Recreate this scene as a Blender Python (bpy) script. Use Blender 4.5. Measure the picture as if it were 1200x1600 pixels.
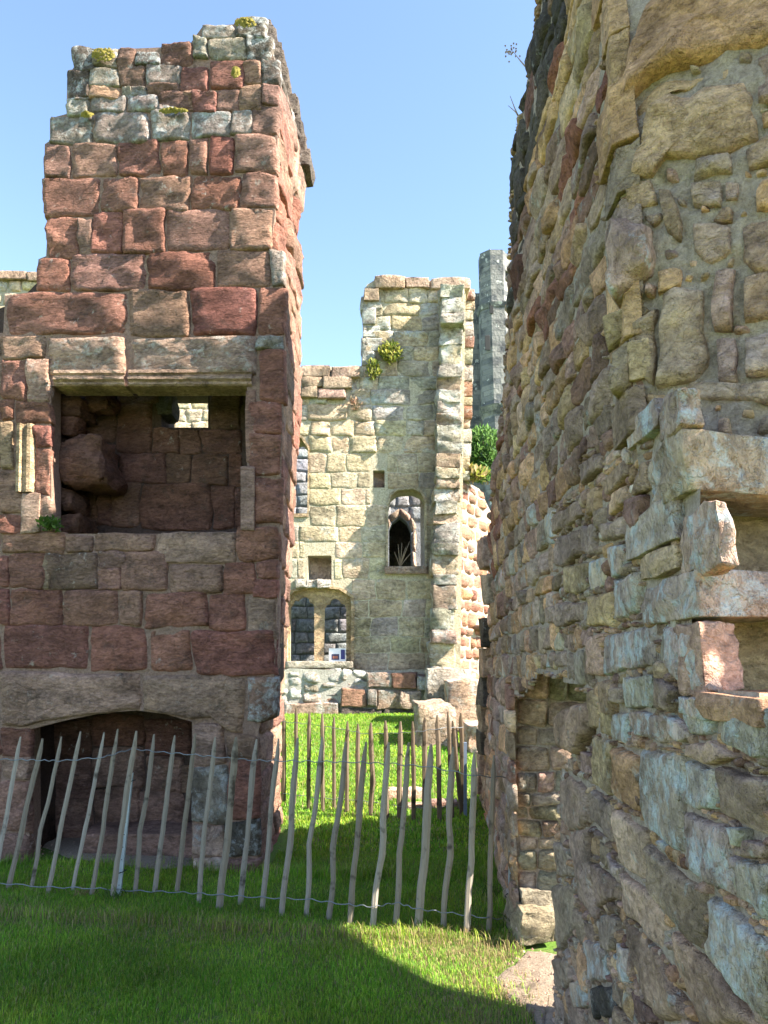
import bpy, math, random
import numpy as np
from mathutils import Vector, noise
R_ = random.Random(7)
for o in list(bpy.data.objects): bpy.data.objects.remove(o)
scene = bpy.context.scene
COL = scene.collection

# ------------------------------------------------------------------ camera
EYE = 1.5; FPX = 1200.0
PITCH = math.atan(235/1200)
cam_d = bpy.data.cameras.new('camera'); cam = bpy.data.objects.new('camera', cam_d); COL.objects.link(cam)
cam_d.sensor_fit = 'VERTICAL'; cam_d.sensor_height = 24; cam_d.lens = 18
cam_d.clip_start = 0.05; cam_d.clip_end = 3000
cam.location = (0, 0, EYE); cam.rotation_euler = (math.pi/2 + PITCH, 0, 0)
scene.camera = cam
# ------------------------------------------------------------------ light
SK, ST = 0.30, 0.92                       # light travels (-1, SK, -ST)
sund = Vector((1, -SK, ST)).normalized() # towards the sun
ELEV = math.asin(sund.z); AZ = math.atan2(sund.x, sund.y)
world = bpy.data.worlds.new('World'); scene.world = world; world.use_nodes = True
wn = world.node_tree.nodes; wl = world.node_tree.links
sky = wn.new('ShaderNodeTexSky'); sky.sky_type = 'NISHITA'; sky.sun_disc = False
sky.sun_elevation = ELEV; sky.sun_rotation = AZ
sky.air_density = 0.85; sky.dust_density = 0.3; sky.ozone_density = 1.0
wn['Background'].inputs[1].default_value = 0.086
wl.new(sky.outputs[0], wn['Background'].inputs[0])
sl = bpy.data.lights.new('sun', 'SUN'); sl.energy = 4.0; sl.angle = math.radians(0.53); sl.color = (1, 0.93, 0.80)
so = bpy.data.objects.new('sun', sl); COL.objects.link(so)
so.rotation_euler = sund.to_track_quat('Z', 'Y').to_euler()
scene.view_settings.view_transform = 'Standard'; scene.view_settings.look = 'None'
scene.view_settings.gamma = 1; scene.view_settings.exposure = 2.55
scene.view_settings.use_curve_mapping = False

# ------------------------------------------------------------------ geometry of the place
CP, SP = math.cos(PITCH), math.sin(PITCH)
def ray(px, py):
    u = (px-600)/FPX; v = (800-py)/FPX
    return Vector((u, CP - v*SP, SP + v*CP))
TILT = 0.0                               # how far the tower's front is turned: y = y0 - TILT*(x+1)
def PY(px, py, y):                       # point on the vertical plane y
    d = ray(px, py); t = (y-TILT)/(d.y+TILT*d.x)
    return Vector((d.x*t, d.y*t, EYE + d.z*t))
def PG(px, py, z=0.0):                   # point on level ground
    d = ray(px, py); t = (z-EYE)/d.z
    return Vector((d.x*t, d.y*t, z))
NA, NB, FA, FB, BEND = .58, .033, .359, .08, 4.70   # long wall: near and far stretch, x = a + b*y
def XR(y): return NA+NB*y if y < BEND else FA+FB*y
def PR(px, py):                          # point on the long wall's inner face
    d = ray(px, py); t = NA/max(1e-4, d.x-NB*d.y)
    if d.y*t > BEND: t = FA/max(1e-4, d.x-FB*d.y)
    return Vector((d.x*t, d.y*t, EYE+d.z*t))
SO = Vector((XR(1.85), 1.85, 0)); SD = Vector((.83, -.56, 0)).normalized(); SN = Vector((-.56, -.83, 0)).normalized()
def PS(px, py):                          # point on the splayed reveal
    d = ray(px, py); t = (SO - Vector((0, 0, EYE))).dot(SN)/d.dot(SN)
    return Vector((0, 0, EYE)) + d*t
def to_px(p):
    q = Vector(p) - Vector((0, 0, EYE)); zc = q.y*CP + q.z*SP; yc = -q.y*SP + q.z*CP
    if zc < .02: return (-9999, -9999)
    return (600+FPX*q.x/zc, 800-FPX*yc/zc)
def gz(x, y):                            # ground height
    s = min(1, max(0, (y-8.5)/7.5)); s = s*s*(3-2*s)
    return .5*s + .025*noise.noise((x*.7, y*.7, 3)) * min(1, max(0, (y-2)/2))
def inpoly(x, y, P):
    r = False; j = len(P)-1
    for i in range(len(P)):
        if (P[i][1] > y) != (P[j][1] > y) and x < (P[j][0]-P[i][0])*(y-P[i][1])/(P[j][1]-P[i][1])+P[i][0]: r = not r
        j = i
    return r

# ------------------------------------------------------------------ materials
class NT:
    def __init__(s, name):
        s.m = bpy.data.materials.new(name); s.m.use_nodes = True
        s.n = s.m.node_tree.nodes; s.l = s.m.node_tree.links; s.b = s.n['Principled BSDF']
        s.pos = s.n.new('ShaderNodeNewGeometry').outputs['Position']
    def noise(s, scale, detail=4, rough=.6, vec=None, dist=0):
        n = s.n.new('ShaderNodeTexNoise'); n.inputs['Scale'].default_value = scale
        n.inputs['Detail'].default_value = detail; n.inputs['Roughness'].default_value = rough
        n.inputs['Distortion'].default_value = dist
        s.l.new(vec or s.pos, n.inputs['Vector']); return n.outputs[0]
    def vor(s, scale, feature='F1', vec=None):
        n = s.n.new('ShaderNodeTexVoronoi'); n.feature = feature; n.inputs['Scale'].default_value = scale
        s.l.new(vec or s.pos, n.inputs['Vector']); return n
    def stretch(s, v):
        n = s.n.new('ShaderNodeMapping'); n.inputs['Scale'].default_value = v
        s.l.new(s.pos, n.inputs['Vector']); return n.outputs[0]
    def ramp(s, f, a, b, lo=0, hi=1):
        n = s.n.new('ShaderNodeMapRange'); n.inputs[1].default_value = a; n.inputs[2].default_value = b
        n.inputs[3].default_value = lo; n.inputs[4].default_value = hi; s.l.new(f, n.inputs[0]); return n.outputs[0]
    def math(s, op, a, b):
        n = s.n.new('ShaderNodeMath'); n.operation = op
        for i, v in enumerate((a, b)):
            if isinstance(v, (int, float)): n.inputs[i].default_value = v
            else: s.l.new(v, n.inputs[i])
        return n.outputs[0]
    def mix(s, f, a, b, mode='MIX'):
        n = s.n.new('ShaderNodeMix'); n.data_type = 'RGBA'; n.blend_type = mode
        for i, v in ((0, f), (6, a), (7, b)):
            if isinstance(v, (int, float)): n.inputs[i].default_value = v
            elif isinstance(v, tuple): n.inputs[i].default_value = (*v[:3], 1)
            else: s.l.new(v, n.inputs[i])
        return n.outputs[2]
    def attr(s, name='Col'):
        n = s.n.new('ShaderNodeAttribute'); n.attribute_name = name; return n
    def bump(s, h, dist, strength=1.0, prev=None):
        n = s.n.new('ShaderNodeBump'); n.inputs['Distance'].default_value = dist; n.inputs['Strength'].default_value = strength
        s.l.new(h, n.inputs['Height'])
        if prev: s.l.new(prev, n.inputs['Normal'])
        return n.outputs[0]
    def done(s, col, rough=.9, nrm=None):
        if isinstance(col, tuple): s.b.inputs['Base Color'].default_value = (*col, 1)
        else: s.l.new(col, s.b.inputs['Base Color'])
        s.b.inputs['Roughness'].default_value = rough; s.b.inputs['Specular IOR Level'].default_value = .2
        if nrm: s.l.new(nrm, s.b.inputs['Normal'])
        return s.m

def stone_mat(name, lich=(.62, .63, .58), la=.6, lb=.72, lscale=9, dark=.5, streak=(1, 1, 1), k=1.0, bd=.012, lich2=None):
    m = NT(name); base = m.attr().outputs['Color']; amt = m.attr('Lich').outputs['Fac']
    sv = m.stretch(streak)
    n1 = m.noise(3.2*k, 6, .65, sv); n2 = m.noise(24*k, 6, .7, sv); n3 = m.noise(110*k, 3, .6)
    c = m.mix(1, base, m.mix(m.ramp(n1, .28, .74), (.46, .44, .43), (1.50, 1.46, 1.42)), 'MULTIPLY')
    hue = m.noise(1.7*k, 3, .5, None, .5); c = m.mix(m.ramp(hue, .45, .75, 0, .3), c, m.mix(1, c, (1.12, 1.0, .8), 'MULTIPLY'))
    c = m.mix(1, c, m.mix(m.ramp(n2, .3, .72), (.56, .52, .50), (1.38, 1.37, 1.35)), 'MULTIPLY')
    c = m.mix(1, c, m.mix(m.ramp(m.noise(.9*k, 5, .6, None, .6), .32, .68), (.70, .68, .66), (1.22, 1.2, 1.18)), 'MULTIPLY')
    dk = m.ramp(m.noise(5.5*k, 7, .7, None, .4), .56, .70)
    c = m.mix(m.math('MULTIPLY', dk, dark), c, (.055, .05, .043))
    l = m.noise(lscale*k, 8, .72, None, .3)
    l = m.math('ADD', l, m.math('MULTIPLY', m.math('SUBTRACT', amt, .5), .34))
    lm = m.ramp(l, la, lb)
    lm = m.math('MULTIPLY', lm, m.ramp(n3, .25, .55, .35, 1))
    c = m.mix(lm, c, m.mix(n1, lich, lich2 or lich))
    vo = m.vor(38*k); pit = m.ramp(vo.outputs['Distance'], 0, .35)
    nb = m.bump(n1, .07/k, .8); nb = m.bump(n2, bd*2.2/k, 1, nb); nb = m.bump(n3, bd*.5/k, .9, nb); nb = m.bump(pit, bd*.25/k, .5, nb)
    fl = m.ramp(m.noise(6.5*k, 6, .62, sv, .6), .47, .53); nb = m.bump(fl, bd*.9/k, .8, nb)
    fl2 = m.ramp(m.noise(15*k, 5, .62, None, .8), .52, .57); nb = m.bump(fl2, bd*.45/k, .8, nb)
    return m.done(c, .92, nb)
M = {}
M['red'] = stone_mat('red_sandstone', (.55, .48, .41), .62, .74, 11, .6, (1, 1, 2.4), 1.0)
M['grey'] = stone_mat('weathered_lichen_stone', (.47, .48, .46), .50, .66, 10, .75, k=1.0)
M['ochre'] = stone_mat('ochre_rubble_stone', (.50, .51, .46), .58, .72, 9, .45, (1, 1, 1.6), 1.4, .014, (.55, .55, .48))
M['blue'] = stone_mat('blue_lichen_stone', (.54, .57, .58), .52, .64, 10, .35, (1, 1, .6), 1.4, .014, (.56, .58, .56))
M['cream'] = stone_mat('cream_limestone', (.46, .53, .56), .60, .72, 1.8, .5, (1, 1, 1.5), .5, .010, (.60, .62, .60))
M['rugged'] = stone_mat('rugged_pale_stone', (.66, .66, .60), .50, .66, 4, .8, (1, 1, 1.5), .6, .02)
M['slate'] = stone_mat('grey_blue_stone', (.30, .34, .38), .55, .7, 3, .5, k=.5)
def mortar_mat(name, a, b, k=1.0):
    m = NT(name); n1 = m.noise(6*k, 6, .7); n2 = m.noise(45*k, 5, .75); n3 = m.noise(160*k, 2, .6)
    c = m.mix(n1, a, b); c = m.mix(1, c, m.mix(m.ramp(n2, .3, .7), (.6, .58, .55), (1.25, 1.25, 1.25)), 'MULTIPLY')
    c = m.mix(m.ramp(m.noise(3*k, 6, .7), .58, .7), c, tuple(v*.35 for v in a))
    nb = m.bump(n1, .05/k, .8); nb = m.bump(n2, .02/k, 1, nb); nb = m.bump(n3, .004/k, 1, nb)
    return m.done(c, .95, nb)
M['mortar_red'] = mortar_mat('red_wall_mortar', (.27, .16, .122), (.40, .275, .21))
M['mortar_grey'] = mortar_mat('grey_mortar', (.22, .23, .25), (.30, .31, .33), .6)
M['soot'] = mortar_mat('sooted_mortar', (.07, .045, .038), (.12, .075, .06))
M['mortar_pink'] = mortar_mat('pink_lime_mortar', (.36, .275, .215), (.56, .445, .355), 1.5)
M['mortar_cream'] = mortar_mat('cream_mortar', (.46, .40, .28), (.56, .50, .38), .6)
M['render'] = mortar_mat('flaking_white_render', (.20, .185, .15), (.62, .60, .53), .8)
M['soil'] = mortar_mat('bare_soil', (.25, .185, .135), (.38, .30, .23), 1.2)
def ground_mat():
    m = NT('turf'); n = m.noise(1.1, 5, .6); n2 = m.noise(30, 4, .7)
    c = m.mix(n, (.07, .15, .018), (.11, .20, .028)); c = m.mix(m.ramp(n2, .42, .75), c, (.12, .10, .045))
    return m.done(c, 1, m.bump(n2, .02))
M['turf'] = ground_mat()
def blade_mat():
    m = NT('grass_blades'); b = m.b; m.done(m.attr().outputs['Color'], .6)
    t = m.n.new('ShaderNodeBsdfTranslucent'); m.l.new(m.attr().outputs['Color'], t.inputs[0])
    mx = m.n.new('ShaderNodeMixShader'); mx.inputs[0].default_value = .35
    m.l.new(b.outputs[0], mx.inputs[1]); m.l.new(t.outputs[0], mx.inputs[2])
    m.l.new(mx.outputs[0], m.n['Material Output'].inputs[0]); return m.m
M['blade'] = blade_mat()
def wood_mat(name, a, b):
    m = NT(name); v = m.stretch((40, 40, 3)); n = m.noise(3, 6, .7, v); n2 = m.noise(9, 3)
    c = m.mix(n, a, b); c = m.mix(m.ramp(n2, .58, .7), c, tuple(q*.45 for q in a))
    oi = m.n.new('ShaderNodeObjectInfo'); c = m.mix(1, c, m.mix(oi.outputs['Random'], (.72, .68, .62), (1.15, 1.15, 1.15)), 'MULTIPLY')
    return m.done(c, .85, m.bump(n, .004))
M['wood'] = wood_mat('weathered_chestnut', (.20, .165, .13), (.40, .35, .29))
M['wood2'] = wood_mat('dark_chestnut', (.10, .075, .05), (.21, .16, .11))
def plain(name, c, r=.7, metal=0):
    m = NT(name); n = m.noise(20, 4); m.b.inputs['Metallic'].default_value = metal
    return m.done(m.mix(n, tuple(v*.75 for v in c), tuple(min(1, v*1.2) for v in c)), r)
M['zinc'] = plain('galvanised_steel', (.52, .58, .60), .5, .3)
M['wire'] = plain('galvanised_wire', (.24, .25, .26), .5, .6)
M['hole'] = plain('dark_slot', (.03, .03, .03))
M['twig'] = plain('dry_twig', (.30, .22, .14))
M['moss'] = plain('yellow_moss', (.24, .20, .05), .95)
M['panel'] = plain('white_panel', (.75, .75, .76), .4)
M['print'] = plain('dark_print', (.05, .05, .10), .4)
M['print2'] = plain('dark_blue_print', (.05, .05, .16), .4)
def turret_mat():
    m = NT('far_turret_stone'); sx = m.n.new('ShaderNodeSeparateXYZ'); m.l.new(m.pos, sx.inputs[0]); cx = m.n.new('ShaderNodeCombineXYZ')
    m.l.new(m.math('ADD', sx.outputs[0], m.math('MULTIPLY', sx.outputs[1], .7)), cx.inputs[0]); m.l.new(sx.outputs[2], cx.inputs[1])
    b = m.n.new('ShaderNodeTexBrick'); m.l.new(cx.outputs[0], b.inputs['Vector']); b.inputs['Scale'].default_value = 1.0; b.inputs['Brick Width'].default_value = .62; b.inputs['Row Height'].default_value = .34
    b.inputs['Mortar Size'].default_value = .02; b.inputs['Color1'].default_value = (.10, .105, .11, 1); b.inputs['Color2'].default_value = (.25, .24, .22, 1); b.inputs['Mortar'].default_value = (.14, .14, .13, 1)
    c = m.mix(m.ramp(m.noise(1.2, 5), .50, .68), b.outputs[0], (.06, .06, .065)); c = m.mix(m.ramp(m.noise(2.2, 3), .64, .67), c, (.42, .41, .38))
    return m.done(c, .9, m.bump(m.noise(6, 5), .06))
M['turret'] = turret_mat()
M['coping'] = stone_mat('dark_coping', (.40, .40, .36), .62, .75, 4, .9, k=.6)

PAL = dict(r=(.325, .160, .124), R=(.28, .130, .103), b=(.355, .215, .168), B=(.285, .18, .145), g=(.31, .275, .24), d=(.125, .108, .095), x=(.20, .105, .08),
           p=(.46, .325, .255), y=(.52, .40, .26), o=(.43, .305, .215), k=(.43, .285, .23),
           c=(.66, .42, .25), l=(.50, .41, .345), e=(.48, .36, .285), h=(.63, .45, .285), t=(.64, .445, .335), w=(.53, .46, .395), q=(.38, .175, .125),
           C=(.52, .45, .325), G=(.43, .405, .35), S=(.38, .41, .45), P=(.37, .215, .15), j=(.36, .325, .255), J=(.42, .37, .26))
def jit(c, a=.08):
    f = 1+R_.uniform(-a, a)
    return tuple(max(.01, v*f*(1+R_.uniform(-.05, .05))) for v in c)

# ------------------------------------------------------------------ mesh helpers
def mesh_of(V, F, col=None, lich=.5, smooth=True):
    me = bpy.data.meshes.new('m'); me.from_pydata([tuple(v) for v in V], [], F)
    if smooth: me.polygons.foreach_set('use_smooth', [True]*len(me.polygons))
    n = len(me.vertices)
    if col is not None:
        a = me.attributes.new('Col', 'FLOAT_COLOR', 'POINT')
        if isinstance(col, tuple): arr = np.tile(np.array((*col, 1), 'f'), n)
        else: arr = np.array(col, 'f').ravel()
        a.data.foreach_set('color', arr)
        l = me.attributes.new('Lich', 'FLOAT', 'POINT')
        l.data.foreach_set('value', np.full(n, lich, 'f') if isinstance(lich, (int, float)) else np.array(lich, 'f'))
    return me
def obj(name, me, mat, parent=None):
    o = bpy.data.objects.new(name, me); COL.objects.link(o)
    if mat is not None: me.materials.append(M[mat] if isinstance(mat, str) else mat)
    if parent: o.parent = parent
    return o
def tag(o, label=None, cat=None, group=None, kind=None):
    for k, v in (('label', label), ('category', cat), ('group', group), ('kind', kind)):
        if v: o[k] = v
    return o
def thing(name, label, cat, group=None):
    o = bpy.data.objects.new(name, None); COL.objects.link(o); o.empty_display_size = .2
    return tag(o, label, cat, group)
US5 = [0, .03, .2, .5, .8, .97, 1]; US8 = [0, .02, .07, .2, .4, .6, .8, .93, .98, 1]; US12 = [0, .012, .04, .1, .2, .33, .45, .55, .67, .8, .9, .96, .988, 1]
def nz(p, f, s=0): return noise.noise((p[0]*f+s, p[1]*f-s, p[2]*f+s*.7))
def warp(p, n, k):
    """shared irregularity of the joints: neighbours bend together, so joints stay tight"""
    v = Vector((nz(p, 2.6*k, 3), nz(p, 2.6*k, 17), nz(p, 2.6*k, 31)))*.034 + Vector((nz(p, 9*k, 5), nz(p, 9*k, 11), nz(p, 9*k, 23)))*.016
    v /= k; return v - n*v.dot(n)
def relief(p, f, s):
    a = nz(p, f, s); b = nz(p, f*2.3, s+5); c = nz(p, f*5.5, s+9)
    return a + .6*(.5-abs(b))*1.2 + .35*c + .9*max(0, a-.12) - .3
def stone_quad(q, n, prot, back, us=US8, pw=16, rough=.012, corner=.04, freq=7, wk=1.0, fac=None):
    """a rough-faced stone over the quad q (bl, br, tr, tl)"""
    s = R_.uniform(0, 90); V = []; N = len(us); ctr = (q[0]+q[1]+q[2]+q[3])/4
    tilt = (R_.uniform(-1, 1)*prot*.4, R_.uniform(-1, 1)*prot*.4)
    cc = [corner*R_.uniform(.2, 2.2) for _ in range(4)]
    fk = fac if fac is not None else (.25 if pw > 12 else .75)
    fc = [(R_.uniform(-fk, fk), R_.uniform(-fk, fk), R_.uniform(.75, 1.25)) for _ in range(5)]+[(0, 0, 1.05)]
    for v in us:
        for u in us:
            p = q[0]*(1-u)*(1-v)+q[1]*u*(1-v)+q[2]*u*v+q[3]*(1-u)*v
            a, b = 2*u-1, 2*v-1
            p = ctr + (p-ctr)*(1-cc[(a > 0)+2*(b > 0)]*(a*b)**4)
            w_ = warp(p, n, wk)
            F = (1-abs(a)**pw)*(1-abs(b)**pw); ed = max(abs(a), abs(b))**5
            h = -back + (prot*min(o_+gx*a+gy*b for gx, gy, o_ in fc)+back)*F + (a*tilt[0]+b*tilt[1])*F + rough*relief(p, freq, s)*min(1, F*1.5)
            h -= (prot*.9+rough)*ed*max(0, nz(p, freq*1.6, s+40)*1.6-.1)*F
            V.append(p+w_+n*h)
    Fc = [(j*N+i, j*N+i+1, (j+1)*N+i+1, (j+1)*N+i) for j in range(N-1) for i in range(N-1)]
    return V, Fc
def stone_poly(P, n, prot, back, rough=.012, freq=7, sub=.05, rings=(1, .988, .955, .87, .72, .52, .3, .12), wk=1.0):
    """the same for any outline P (list of points)"""
    s = R_.uniform(0, 90); Q = []
    for i in range(len(P)):
        a, b = P[i], P[(i+1) % len(P)]; k = max(2, min(8, int((b-a).length/sub)))
        for j in range(k): Q.append(a.lerp(b, j/k))
    Q = [Q[i]*.88+Q[i-1]*.06+Q[(i+1) % len(Q)]*.06 for i in range(len(Q))]
    ctr = sum(Q, Vector())/len(Q); V = []; m = len(Q); Fc = []
    tx = Vector((R_.uniform(-1, 1), R_.uniform(-1, 1), R_.uniform(-1, 1)))*prot*1.2
    for r in rings:
        F = 1-r**24
        for p0 in Q:
            p = ctr+(p0-ctr)*r
            h = -back+(prot+back)*F+rough*relief(p, freq, s)*min(1, F*1.5)+tx.dot(p-ctr)*F*3
            h -= (prot*.8+rough)*r**4*max(0, nz(p, freq*1.5, s+40)*1.6-.1)*F
            V.append(p+warp(p, n, wk)+n*h)
    V.append(ctr+warp(ctr, n, wk)+n*(prot+rough*relief(ctr, freq, s))); c = len(V)-1
    for k in range(len(rings)-1):
        for i in range(m):
            j = (i+1) % m; Fc.append((k*m+i, k*m+j, (k+1)*m+j, (k+1)*m+i))
    k = len(rings)-1
    for i in range(m): Fc.append((k*m+i, k*m+(i+1) % m, c))
    return V, Fc
def block(c8, n=5, rough=.02, pw=6, freq=4, rnd=.03):
    """a rounded rough block from 8 corners: (x0y0z0,x1y0z0,x1y1z0,x0y1z0, then z1)"""
    s = R_.uniform(0, 90); idx = {}; V = []; Fc = []
    us = [0, .06, .3, .7, .94, 1] if n == 5 else [0, .04, .12, .3, .5, .7, .88, .96, 1]; n = len(us)-1
    if rough: sz_ = min((c8[1]-c8[0]).length, (c8[3]-c8[0]).length, (c8[4]-c8[0]).length); c8 = [c+Vector((R_.uniform(-1, 1), R_.uniform(-1, 1), R_.uniform(-1, 1)))*sz_*.055 for c in c8]
    ctr = sum(c8, Vector())/8
    def vid(i, j, k):
        if (i, j, k) in idx: return idx[(i, j, k)]
        u, v, w = us[i], us[j], us[k]; p = Vector()
        for q, wt in zip(c8, ((1-u)*(1-v)*(1-w), u*(1-v)*(1-w), u*v*(1-w), (1-u)*v*(1-w), (1-u)*(1-v)*w, u*(1-v)*w, u*v*w, (1-u)*v*w)): p += q*wt
        a, b, c = 2*u-1, 2*v-1, 2*w-1
        e = max(a*a*b*b, b*b*c*c, a*a*c*c)
        d = p-ctr; p = ctr+d*(1-rnd*e-.7*rnd*(a*b*c)**2)
        p = p+d.normalized()*rough*(relief(p, freq, s)+.35*nz(p, freq*7, s))
        idx[(i, j, k)] = len(V); V.append(p); return len(V)-1
    for a in range(n):
        for b in range(n):
            for f, fl in ((lambda x, y: (x, y, 0), 1), (lambda x, y: (x, y, n), 0), (lambda x, y: (x, 0, y), 0), (lambda x, y: (x, n, y), 1), (lambda x, y: (0, x, y), 1), (lambda x, y: (n, x, y), 0)):
                q = [vid(*f(a, b)), vid(*f(a+1, b)), vid(*f(a+1, b+1)), vid(*f(a, b+1))]
                Fc.append(tuple(reversed(q)) if fl else tuple(q))
    return V, Fc
def px_block(x0, y0, x1, y1, yf, yb, **k):
    """block whose front face is the pixel rectangle on plane yf, running straight back to yb"""
    a, b, c, d = PY(x0, y1, yf), PY(x1, y1, yf), PY(x1, y0, yf), PY(x0, y0, yf); o = Vector((0, yb-yf, 0))
    return block([a, b, b+o, a+o, d, c, c+o, d+o], **k)
def fill_mesh(outline, holes, t):
    """2D outline with holes -> closed slab (u, v, w 0..t)"""
    cu = bpy.data.curves.new('c', 'CURVE'); cu.dimensions = '2D'; cu.fill_mode = 'BOTH'; cu.extrude = t/2
    for P in [outline]+holes:
        sp = cu.splines.new('POLY'); sp.points.add(len(P)-1); sp.use_cyclic_u = True
        for i, p in enumerate(P): sp.points[i].co = (p[0], p[1], 0, 1)
    o = bpy.data.objects.new('c', cu); COL.objects.link(o)
    me = bpy.data.meshes.new_from_object(o.evaluated_get(bpy.context.evaluated_depsgraph_get()))
    bpy.data.objects.remove(o); bpy.data.curves.remove(cu)
    for v in me.vertices: v.co.z += t/2
    me.materials.clear()
    return me
def slab_y(name, out_px, holes_px, yf, t, mat, parent, col=None):
    """slab standing on plane yf from a pixel outline, thickness t backwards"""
    f = lambda P: [(lambda p: (p.x, p.z))(PY(x, y, yf)) for x, y in P]
    me = fill_mesh(f(out_px), [f(h) for h in holes_px], t)
    for v in me.vertices: v.co = (v.co.x, yf-TILT*(v.co.x+1)+v.co.z, v.co.y)
    if col: setcol(me, col)
    me.update(); return obj(name, me, mat, parent)
def setcol(me, col, lich=.5):
    n = len(me.vertices)
    a = me.attributes.new('Col', 'FLOAT_COLOR', 'POINT'); a.data.foreach_set('color', np.tile(np.array((*col, 1), 'f'), n))
    l = me.attributes.new('Lich', 'FLOAT', 'POINT'); l.data.foreach_set('value', np.full(n, lich, 'f'))
def rect(x0, y0, x1, y1): return [(x0, y1), (x1, y1), (x1, y0), (x0, y0)]
class Stones:
    """collects stones of one thing; the 300 largest become parts, the rest one part"""
    def __init__(s, parent): s.p = parent; s.L = []
    def add(s, VF, mat, col, lich=.5, name='stone'):
        V, F = VF
        q = [to_px(v) for v in V[::3]]; xs = [min(1250, max(-50, a[0])) for a in q]; ys = [min(1650, max(-50, a[1])) for a in q]
        s.L.append(((max(xs)-min(xs))*(max(ys)-min(ys)), V, F, mat, col, lich, name))
    def flush(s, limit=298):
        s.L.sort(key=lambda a: -a[0]); rest = {}
        for i, (ar, V, F, mat, col, lich, name) in enumerate(s.L):
            if i < limit: obj(name, mesh_of(V, F, col, lich), mat, s.p)
            else: rest.setdefault(mat, []).append((V, F, col, lich))
        for mat, L in rest.items():
            VV = []; FF = []; CC = []; LL = []
            for V, F, c, l in L:
                b = len(VV); VV += V; FF += [tuple(i+b for i in f) for f in F]; CC += [(*c, 1)]*len(V); LL += [l]*len(V)
            o = obj('small_stones', mesh_of(VV, FF, CC, LL), mat, s.p); o['kind'] = 'stuff'
def tube(pts, rad, seg=6):
    V = []; F = []; n = len(pts)
    for i, p in enumerate(pts):
        t = (pts[min(i+1, n-1)]-pts[max(i-1, 0)]).normalized(); a = t.orthogonal().normalized(); b = t.cross(a)
        r = rad[i] if isinstance(rad, (list, tuple)) else rad
        for k in range(seg): th = 2*math.pi*k/seg; V.append(p+a*math.cos(th)*r+b*math.sin(th)*r)
    for i in range(n-1):
        for k in range(seg): F.append((i*seg+k, i*seg+(k+1) % seg, (i+1)*seg+(k+1) % seg, (i+1)*seg+k))
    F.append(tuple(range(seg-1, -1, -1))); F.append(tuple((n-1)*seg+k for k in range(seg)))
    return V, F

# ------------------------------------------------------------------ ground
def grid_sheet(xs, ys, zf):
    V = [(x, y, zf(x, y)) for y in ys for x in xs]; n = len(xs)
    return V, [(j*n+i, j*n+i+1, (j+1)*n+i+1, (j+1)*n+i) for j in range(len(ys)-1) for i in range(n-1)]
xs = [-600, -200, -60, -20, -9]+list(np.arange(-6, 6.01, .25))+[9, 20, 60, 200, 600]
ys = [-60, -20, -6]+list(np.arange(-2, 20.01, .25))+[24, 32, 50, 90, 200, 600, 1500]
V, F = grid_sheet(xs, ys, gz); g = obj('ground', mesh_of(V, F), 'turf'); tag(g, kind='structure')

DIRT = [(lambda g: (g.x, g.y))(PG(*q)) for q in ((868,1488),(822,1484),(800,1500),(772,1535),(800,1570),(835,1600),(850,1680),(1000,1680),(1000,1488))]
HEARTH = [PG(*p) for p in ((40, 1318), (120, 1345), (250, 1362), (330, 1352), (360, 1300), (300, 1270), (60, 1270))]
def sheet(name, P, h):
    c = sum((Vector((p[0], p[1], 0)) for p in P), Vector())/len(P); Q = []
    for i in range(len(P)):
        a, b = Vector((P[i][0], P[i][1], 0)), Vector((P[(i+1) % len(P)][0], P[(i+1) % len(P)][1], 0))
        for j in range(6):
            p = a.lerp(b, j/6); Q.append(p+(p-c).normalized()*.06*noise.noise(p*5))
    V = []; F = []; m = len(Q)
    for r in (1, .9, .7, .4):
        for p0 in Q:
            p = c+(p0-c)*r; V.append((p.x, p.y, gz(p.x, p.y)+(-.01 if r == 1 else h+.012*noise.noise(p*9))))
    V.append((c.x, c.y, gz(c.x, c.y)+h))
    for k in range(3):
        for i in range(m): F.append((k*m+i, k*m+(i+1) % m, (k+1)*m+(i+1) % m, (k+1)*m+i))
    for i in range(m): F.append((3*m+i, 3*m+(i+1) % m, 4*m))
    return tag(obj(name, mesh_of(V, F), 'soil'), kind='structure')
sheet('dirt_path', DIRT, .018); sheet('bare_earth', HEARTH, .02)

# ------------------------------------------------------------------ left tower with two fireplaces
YT = 6.0; K = .4333; TILT = .17; TN = Vector((-TILT, -1, 0)).normalized()
tower = thing('ruined_chimney_tower', 'tall red sandstone ruin with two fireplaces one above the other, behind the fence', 'ruin')
TO = [(-110, 1400), (-110, 525), (5, 520), (8, 462), (58, 455), (60, 405), (72, 400), (75, 340), (68, 332), (70, 225), (78, 220), (78, 185), (104, 178), (105, 118), (120, 100), (150, 78), (205, 76), (295, 72), (303, 60), (316, 42), (365, 38), (370, 28), (405, 32), (416, 55), (428, 90), (436, 160), (432, 260), (430, 330), (424, 385), (440, 395), (446, 540), (440, 700), (436, 850), (432, 1000), (428, 1060), (404, 1140), (402, 1400)]
UP = rect(80, 603, 386, 834)
LO = [(46, 1399), (46, 1140), (100, 1126), (160, 1114), (215, 1110), (260, 1116), (300, 1128), (300, 1399)]
slab_y('wall_core', TO, [UP, LO], YT+.016, .2, 'mortar_red', tower)
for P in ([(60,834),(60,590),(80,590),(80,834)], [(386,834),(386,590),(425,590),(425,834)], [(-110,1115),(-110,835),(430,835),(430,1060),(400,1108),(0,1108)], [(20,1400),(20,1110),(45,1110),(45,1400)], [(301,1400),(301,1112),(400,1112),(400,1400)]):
    slab_y('fireplace_cheek', P, [], YT+.205, .55, 'soot', tower)
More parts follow.
